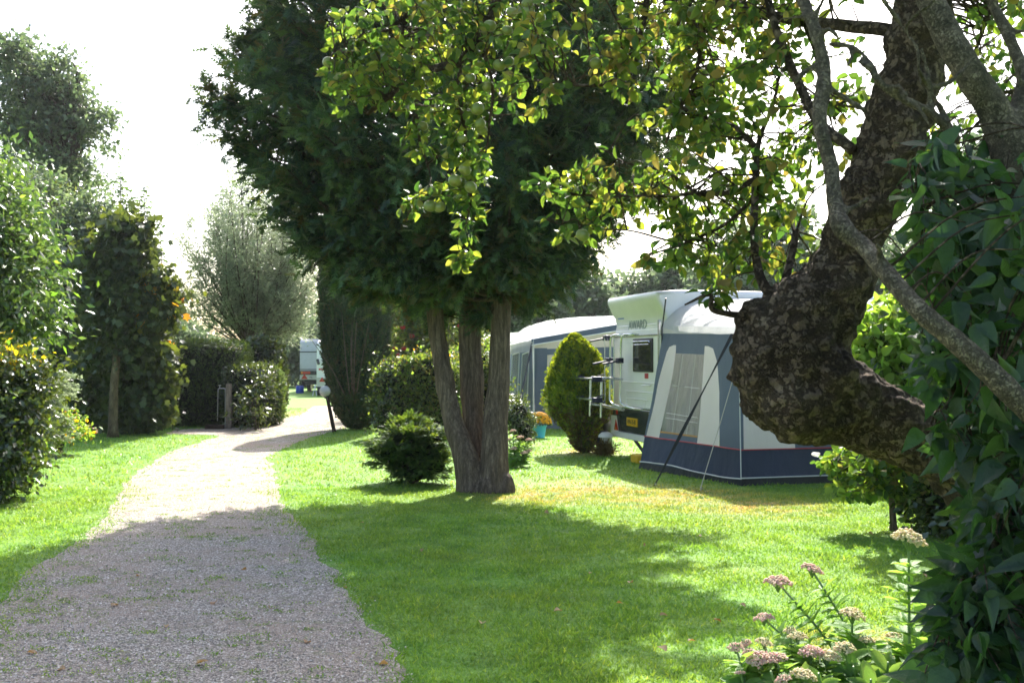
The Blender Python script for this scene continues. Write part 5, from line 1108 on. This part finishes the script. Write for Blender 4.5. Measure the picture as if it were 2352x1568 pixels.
# leafy regions: (px, py, rx, ry, twigs, Y0, Y1)
REG = [(950, 70, 215, 95, 90, 4.5, 5.3), (860, 165, 110, 85, 42, 4.5, 5.2), (1010, 190, 150, 75, 50, 4.5, 5.2), (1110, 50, 90, 80, 26, 4.4, 5.1), (1075, 300, 70, 85, 28, 4.5, 5.0), (1075, 395, 55, 60, 14, 4.6, 4.9), (960, 320, 40, 40, 8, 4.7, 4.9),
       (955, 470, 35, 22, 6, 4.7, 4.9), (1062, 500, 45, 50, 7, 4.6, 4.8), (1062, 590, 25, 22, 6, 4.65, 4.75), (780, 180, 40, 70, 12, 4.8, 5), (1010, 445, 30, 25, 4, 4.6, 4.8), (1200, 110, 60, 120, 14, 4.2, 4.8), (1230, 230, 60, 50, 6, 4.2, 4.6),
       (1330, 70, 150, 95, 36, 4.0, 5.0), (1500, 110, 150, 120, 62, 3.9, 5.0), (1660, 100, 150, 140, 70, 3.8, 5.0), (1790, 80, 95, 110, 36, 3.7, 4.6), (1590, 280, 120, 90, 38, 3.9, 4.8), (1710, 300, 120, 130, 48, 3.8, 4.8), (1430, 400, 140, 55, 30, 4.1, 4.7),
       (1290, 430, 85, 50, 11, 4.3, 4.6), (1620, 470, 150, 75, 40, 3.9, 4.7), (1760, 450, 100, 100, 34, 3.8, 4.7), (1560, 590, 90, 42, 17, 3.9, 4.4), (1680, 600, 100, 55, 24, 3.8, 4.5), (1340, 520, 110, 28, 9, 4.1, 4.4), (1850, 340, 55, 110, 16, 3.9, 4.7), (1940, 170, 65, 100, 18, 4, 5),
       (1640, 670, 50, 22, 7, 3.7, 4), (1810, 620, 40, 60, 6, 4, 4.4), (2230, 100, 60, 90, 18, 4.6, 5.3), (2300, 200, 60, 90, 18, 4.6, 5.2), (2190, 180, 40, 60, 8, 4.6, 5.2), (1950, 340, 40, 70, 7, 3.9, 4.6), (2150, 330, 60, 60, 12, 4.4, 5), (1480, 480, 130, 40, 14, 4.0, 4.5), (1870, 560, 25, 60, 3, 4, 4.3),
       # crown above the frame, which shades the hanging part
       (1700, -180, 420, 130, 190, 3.6, 5.6), (2100, -200, 330, 150, 150, 3.3, 5.4), (1750, -430, 480, 150, 190, 3.8, 6.0), (2350, -100, 160, 160, 60, 3.6, 5.4), (1200, -130, 260, 90, 70, 4.4, 5.4)]
leaf = Acc(); P, D, Nn, S_ = [], [], [], []
for (px, py, rx, ry, n, Y0, Y1) in REG:
    for i in range(int(n * (1.15 if py < -50 or px < 1250 else .95))):
        a_ = rg.random() * 6.283; r_ = math.sqrt(rg.random()); Y = Y0 + (Y1 - Y0) * rg.random(); t = np.array(W(px + rx * r_ * math.cos(a_), py + ry * r_ * math.sin(a_), Y))
        dd = ((BPT[:, :3] - t) ** 2).sum(1) + .10 * rg.random(len(BPT)); k = np.argmin(dd); s0 = BPT[k, :3]; L = np.linalg.norm(t - s0)
        if L > .05:
            m = (s0 + t) / 2 + rg.normal(size=3) * L * .12; m[2] += .06 * L; C = spline([s0, m, t], 4); v, f = tube_geo(C, np.linspace(min(.0055, .0025 + L * .006), .0014, len(C)), 4); wood.add(v, f); dv = unit(t - m)
        else: dv = rdir(rg, 1)[0]
        for j in range(rg.integers(6, 11)):
            back = rg.random() * min(.14, L * .5); p0 = t - dv * back; o_ = unit(dv * .5 + rg.normal(size=3) * .75 + np.array([0, 0, -.35]))
            P.append(p0 + o_ * .018); D.append(o_); Nn.append(rg.normal(size=3) * .75 + np.array([0, -.15, .55])); S_.append(.035 + .026 * rg.random())
P, D, Nn, S_ = map(np.array, (P, D, Nn, S_)); g_ = rg.integers(0, 4, len(P))
for i in range(4): s = g_ == i; place(leaf, APPLE_T[i], P[s], D[s], Nn[s], S_[s])
leaf.build('leaves', M['apple_leaf'], apple, True); wood.build('branches', M['apple_bark'], apple, True)
def apple_mesh():
    v, f = ico(3); v = v.copy(); r = np.hypot(v[:, 0], v[:, 1]); v[:, 2] = v[:, 2] * .88 - .28 * np.exp(-(r / .28) ** 2) * np.sign(v[:, 2]); return v, f
AV, AF = apple_mesh(); first = None
for (px, py, Y) in [(755, 143, 4.9), (1081, 430, 4.6), (988, 473, 4.7), (1010, 476, 4.7), (1338, 540, 4.15), (1045, 415, 4.6), (1058, 420, 4.68), (1147, 150, 4.5), (1168, 143, 4.5), (1176, 28, 4.4), (1214, 28, 4.4), (1212, 8, 4.4), (1368, 146, 4.2), (972, 290, 4.75), (1103, 285, 4.55), (1108, 300, 4.6), (1062, 320, 4.6), (1027, 352, 4.7), (1080, 180, 4.6), (1120, 200, 4.6), (1097, 250, 4.55), (1068, 390, 4.6), (1125, 60, 4.5), (1240, 40, 4.4), (1165, 70, 4.45), (1000, 440, 4.75), (1595, 30, 4.2)]:
    if first is None:
        a = Acc(); a.add(AV * .0255, AF); first = a.build('apple', M['fruit'], None, True); first.parent = apple
    else: o = first.copy(); COL.objects.link(o); first2 = o
    o = first if (px, py) == (755, 143) else first2
    c = W(px, py, Y); o.location = (c.x - apple.location.x, c.y - apple.location.y, c.z); o.rotation_euler = (.3 * rg.normal(), .3 * rg.normal(), rg.random() * 6); s = .9 + .3 * rg.random(); o.scale = (s, s, s)

# ------------------------------------------------------------------ lilac at the right edge
lil = empty('lilac_bush', (2.35, 2.9, 0), 0, 'dark leaved bush with smooth grey branches crossing the crooked trunk at the right edge', 'shrub')
LB = [[(2700, 1250, 2.1, 40), (2480, 1045, 2.1, 34), (2352, 932, 2.12, 29), (2250, 832, 2.16, 27), (2130, 728, 2.22, 24), (2050, 645, 2.3, 22), (1985, 565, 2.4, 21), (1935, 525, 2.45, 24), (1918, 470, 2.5, 20), (1908, 380, 2.55, 18), (1882, 275, 2.6, 18), (1893, 170, 2.65, 17), (1872, 70, 2.7, 15), (1830, -40, 2.8, 14), (1800, -200, 2.9, 12)],
      [(2560, 1200, 3.0, 70), (2440, 850, 2.95, 58), (2385, 600, 2.9, 56), (2335, 400, 2.85, 48), (2285, 260, 2.85, 38), (2215, 150, 2.85, 34), (2145, 20, 2.9, 31), (2100, -100, 2.95, 28), (2050, -250, 3, 20)],
      [(2320, 300, 2.85, 26), (2352, 190, 2.9, 18), (2320, 90, 2.95, 14), (2270, -10, 3, 12), (2230, -120, 3, 9)],
      [(2345, 330, 2.85, 24), (2400, 150, 2.95, 20), (2420, -100, 3, 16)],
      [(2200, 320, 2.7, 12), (2140, 262, 2.68, 10), (2070, 225, 2.66, 10), (2020, 190, 2.66, 9), (2000, 150, 2.68, 8), (1965, 112, 2.7, 7), (1900, 100, 2.72, 7)],
      [(2200, 330, 2.7, 9), (2155, 240, 2.7, 8), (2115, 180, 2.7, 6), (2105, 110, 2.7, 6), (2068, 55, 2.75, 5), (2050, -30, 2.8, 4)],
      [(2290, 870, 2.4, 12), (2200, 900, 2.5, 8), (2130, 1000, 2.45, 5)], [(2480, 1060, 2.3, 18), (2330, 1200, 2.4, 12), (2250, 1330, 2.35, 8), (2190, 1480, 2.3, 5)], [(2400, 700, 2.9, 20), (2250, 600, 2.8, 12), (2130, 500, 2.7, 8), (2080, 400, 2.7, 5)]]
tubes = []; LBP = []
for b in LB:
    Q = spline([wp(*r) for r in b], 8); tubes.append((Q[:, :3], Q[:, 3], 14)); LBP.append(Q)
LBT = np.concatenate(LBP); rs_ = np.random.default_rng(5)
for k in range(46):
    q = LBT[rs_.integers(0, len(LBT))]; dv = rs_.normal(size=3) * [1, .6, 1]; dv = unit(dv + [0, 0, .3]); Lh = .05 + .16 * rs_.random() ** 2; C = spline([q[:3], q[:3] + dv * Lh * .5 + rs_.normal(size=3) * .006, q[:3] + dv * Lh + rs_.normal(size=3) * .015], 4); tubes.append((C, np.linspace(.010, .0065, len(C)), 7))
remeshed('branches', M['grey_bark'], tubes, [bl(2380, 560, 2.9, 50, 60, 45), bl(1940, 528, 2.45, 25, 22, 22)], .008, lil, lambda p: .003 * mnoise.noise(p * 14) + .0015 * mnoise.noise(p * 60), 3)
a = Acc(); tw = Acc(); P, D, Nn, S_ = [], [], [], []; rg = np.random.default_rng(88)
LREG = [(2200, 430, 140, 110, 34, 2.5, 3.1), (2280, 600, 130, 150, 60, 2.4, 3.2), (2170, 620, 110, 110, 34, 2.5, 3.1), (2250, 800, 135, 130, 54, 2.3, 3.1), (2150, 780, 50, 90, 10, 2.4, 2.9), (2320, 1000, 110, 150, 56, 2.2, 3.0), (2215, 1000, 50, 90, 12, 2.3, 2.8), (2310, 1230, 120, 140, 60, 2.1, 2.9),
        (2260, 1330, 70, 90, 22, 2.1, 2.7), (2310, 1450, 130, 130, 70, 2.0, 2.8), (2220, 1500, 60, 80, 18, 2.0, 2.6), (2190, 1370, 45, 35, 6, 2.1, 2.5), (2130, 380, 60, 60, 7, 2.6, 3), (2480, 800, 160, 500, 120, 2.2, 3.3), (2480, 1350, 150, 300, 60, 2.0, 3.0), (2380, 700, 60, 250, 40, 2.6, 3.3), (2260, 1600, 150, 120, 40, 2.0, 2.8),
        (2200, 500, 150, 120, 24, 3.0, 3.4), (2260, 720, 120, 140, 30, 3.1, 3.5), (2290, 900, 90, 120, 22, 3.0, 3.4)]
for (px, py, rx, ry, n, Y0, Y1) in LREG:
    for i in range(int(n * 1.75)):
        a_ = rg.random() * 6.283; r_ = math.sqrt(rg.random()); t = np.array(W(px + rx * r_ * math.cos(a_), py + ry * r_ * math.sin(a_), Y0 + (Y1 - Y0) * rg.random()))
        k = np.argmin(((LBT[:, :3] - t) ** 2).sum(1) + .05 * rg.random(len(LBT))); s0 = LBT[k, :3]; m = (s0 + t) / 2; m[2] += .05; C = spline([s0, m, t], 4); v, f = tube_geo(C, np.linspace(.003, .0014, len(C)), 4); (tw.add(v, f) if i % 2 else None); dv = unit(t - s0 + 1e-4)
        for j in range(rg.integers(3, 6)):
            o_ = unit(dv * .4 + rg.normal(size=3) * .75 + np.array([0, 0, -.55])); P.append(t + o_ * .02 - dv * .08 * rg.random()); D.append(o_); Nn.append(rg.normal(size=3) * .8 + np.array([0, -.35, .5])); S_.append(.042 + .052 * rg.random() ** 1.3)
P, D, Nn, S_ = map(np.array, (P, D, Nn, S_)); g_ = rg.integers(0, 4, len(P))
for i in range(4): s = g_ == i; place(a, LILAC_T[i], P[s], D[s], Nn[s], S_[s])
a.build('leaves', M['lilac_leaf'], lil, True)
tw.build('twigs', M['apple_bark'], lil)

# ------------------------------------------------------------------ stonecrop in the foreground and by the trunk
def head_mesh(acc, rg, c, w, dirv, big=True):
    n = 260; v, f = ico(1); d = np.array(dirv); t1 = unit(np.cross(d, [.3, 1, .2])); t2 = np.cross(d, t1)
    for i in range(n):
        r = math.sqrt(rg.random()); q = rg.random() * 6.283; lobe = 1 + .12 * math.sin(q * 5 + i * 0)
        p = np.array(c) + (t1 * math.cos(q) + t2 * math.sin(q)) * r * w * lobe + d * (w * .42 * (1 - r * r) + w * .08 * rg.normal()); acc.add(p + v * (w * .10 * (.7 + .6 * rg.random())) * [1, 1, .8], f)
def sedum(label, base, stems, seed, colour, parent_group=None, leafn=15, leafs=.055):
    """stems: (top px, top py, Y, base dx, base dy, head width m, kind)"""
    rg = np.random.default_rng(seed); e = empty('stonecrop', (base[0], base[1], 0), 0, label, 'plant', 'stonecrop plants with flat flower heads'); st = Acc(); lv = Acc()
    for (px, py, Y, bx_, w, kind) in stems:
        t = np.array(W(px, py, Y)); b = np.array([base[0] + bx_, base[1] + .1 * rg.normal(), 0.0]); m = b * .45 + t * .55; m[0] += (b[0] - t[0]) * .12; m[2] += .02; C = spline([b, m, t], 10); v, f = tube_geo(C, np.linspace(.008, .0045, len(C)), 7); st.add(v, f)
        k0 = 0
        for k in range(leafn):
            u = .12 + .80 * k / leafn; q = C[int(u * (len(C) - 1))]; tang = unit(C[min(len(C) - 1, int(u * (len(C) - 1)) + 1)] - q + 1e-6); ang = k * 1.57 + rg.normal() * .3; s1 = unit(np.cross(tang, [1, .2, .1])); s2 = np.cross(tang, s1)
            o1 = math.cos(ang) * s1 + math.sin(ang) * s2; P = [q, q, q, q]; D = [o1 + tang * .45, -o1 + tang * .45, o1 * .5 + np.cross(tang, o1) + tang * .4, -o1 * .5 - np.cross(tang, o1) + tang * .5]
            sz = leafs * 1.25 * (1.15 - .45 * u) * (.8 + .4 * rg.random(4)); place(lv, SEDUM_T[k % 2], P, D, np.tile(tang, (4, 1)) + .3 * rdir(rg, 4), sz * 1.25)
        if w > 0:
            up = unit(np.array([.15 * rg.normal(), .15 * rg.normal(), 1]))
            for k in range(9):
                q = k * .7; e_ = t + np.array([math.cos(q), math.sin(q), 0]) * w * .6 + [0, 0, .02]; v, f = tube_geo([t - [0, 0, w * .75], e_], [.003, .002], 4); st.add(v, f)
            h = Acc(); head_mesh(h, rg, t, w * 1.02, up); h.build('flower_head', M['sedum_pink' if kind else 'sedum_pale'], e, True)
    st.build('stems', M['sedum_stem'], e, True); lv.build('leaves', M['sedum_leaf'], e, True)
sedum('tall upright stonecrop stem with toothed leaves and a pale flower head in the right foreground', (X(2083, 4.15), 4.15), [(2087, 1238, 4.15, 0, .062, 0)], 131, 0, leafn=22, leafs=.078)
sedum('stonecrop with two rosy pink flower heads on long leaning stems', (X(2010, 4.5), 4.4), [(1865, 1308, 4.6, .02, .045, 1), (1787, 1337, 4.5, -.05, .055, 1), (1755, 1420, 4.4, -.12, .04, 1)], 132, 0, leafn=22, leafs=.062)
sedum('spreading stonecrop clump with many small pinkish heads at the bottom edge', (X(1860, 4.1), 4.1), [(1690, 1487, 4.1, -.2, .03, 1), (1722, 1500, 4.15, -.18, .03, 1), (1712, 1478, 4.2, -.15, .025, 1), (1755, 1475, 4.15, -.1, .032, 0), (1742, 1512, 4.05, -.1, .045, 1), (1782, 1512, 4.05, -.08, .042, 1), (1832, 1462, 4.2, -.02, .036, 0), (1815, 1448, 4.25, -.02, .025, 0), (1862, 1497, 4.1, 0, .045, 1), (1898, 1507, 4.1, .05, .05, 0), (1845, 1550, 3.95, 0, .045, 0), (1700, 1545, 4.0, -.2, .02, 1), (1800, 1560, 3.9, -.05, .03, 1), (1770, 1540, 3.95, -.1, .0, 0), (1880, 1545, 3.9, .05, 0, 0)], 133, 0, leafn=15, leafs=.07)
sedum('stonecrop clump with creamy heads between the tall stem and the dark bush', (X(2000, 4.2), 4.2), [(1957, 1412, 4.3, -.05, .05, 0), (2175, 1378, 4.4, .15, .055, 0), (2062, 1462, 4.25, .1, .045, 0), (2130, 1420, 4.4, .12, .03, 0), (1990, 1470, 4.2, 0, .03, 0), (1940, 1488, 4.1, -.06, .04, 0), (2140, 1500, 4.0, .15, 0, 0), (2190, 1480, 4.1, .2, 0, 0), (2040, 1520, 4.0, .05, 0, 0), (1960, 1530, 4.0, -.03, 0, 0), (2110, 1540, 3.9, .1, 0, 0), (2180, 1540, 3.95, .18, 0, 0), (2000, 1560, 3.9, 0, 0, 0)], 134, 0, leafn=17, leafs=.088)
sedum('stonecrop clump growing behind the right foot of the three-trunk cypress', (X(1185, 15.6), 15.6), [(1178, 990, 15.6, -.02, .05, 1), (1195, 1005, 15.6, .02, .055, 1), (1215, 1010, 15.7, .08, .05, 1), (1180, 1030, 15.5, -.02, .05, 1), (1205, 1040, 15.5, .06, .055, 1), (1170, 1010, 15.6, -.06, .05, 1), (1190, 1045, 15.4, 0, 0, 0), (1215, 1035, 15.6, .1, .045, 1), (1170, 1050, 15.4, -.05, 0, 0)], 135, 0, leafn=9, leafs=.07)

# ------------------------------------------------------------------ fallen leaves on the lawn and the path
rg = np.random.default_rng(140); fl = None
spots = [(1995, 1228, 'lawn'), (970, 1265, 'lawn'), (1483, 1258, 'lawn'), (2120, 1325, 'lawn'), (835, 1205, 'lawn'), (1640, 1430, 'lawn'), (1515, 1420, 'lawn'), (1105, 1440, 'lawn'), (1605, 1235, 'lawn'), (1360, 1320, 'lawn'), (1445, 1345, 'lawn'), (1700, 1395, 'lawn'), (1580, 1480, 'lawn'), (2200, 1290, 'lawn'), (1250, 1180, 'lawn'), (1530, 1505, 'lawn'), (1415, 1392, 'lawn'), (1290, 1410, 'lawn'), (790, 1350, 'path'), (495, 1385, 'path'), (62, 1502, 'path'), (380, 1440, 'path'), (555, 1310, 'path'), (700, 1480, 'path'), (255, 1395, 'path'), (620, 1400, 'path'), (870, 1530, 'path'), (320, 1325, 'path'), (150, 1540, 'path'), (450, 1530, 'path')]
for i, (px, py, on) in enumerate(spots):
    x, y = G(px, py)
    if fl is None:
        v, f = leaf_hi(.36, .25, .22, .05); a = Acc(); a.add(v * .055, f); o = fl = a.build('fallen_leaf', M['dead_leaf'])
    else: o = fl.copy(); COL.objects.link(o)
    o.location = (x, y, .022 if on == 'lawn' else .012); o.rotation_euler = (rg.normal() * .25, rg.normal() * .25, rg.random() * 6.28); s = .7 + .6 * rg.random(); o.scale = (s, s, s)
    tag(o, 'small dry brown leaf lying on the ' + ('lawn' if on == 'lawn' else 'gravel path'), 'leaf', 'fallen leaves on the ' + ('lawn' if on == 'lawn' else 'gravel path'))

# ------------------------------------------------------------------ thin air volume added to imitate veiling lens glare
hz = PM(); hz.box((-145, -25, -1.0), (145, 205, 16.0)); o = hz.build('glare_veil', [], None); o['kind'] = 'stuff'
m_, nt_, out_ = mat_new('glare_veil_air'); v_ = nt_.nodes.new('ShaderNodeVolumePrincipled'); v_.inputs['Color'].default_value = (.93, .95, 1, 1); v_.inputs['Density'].default_value = .0003; v_.inputs['Anisotropy'].default_value = .55
nt_.links.new(v_.outputs[0], out_.inputs['Volume']); o.data.materials.append(m_)
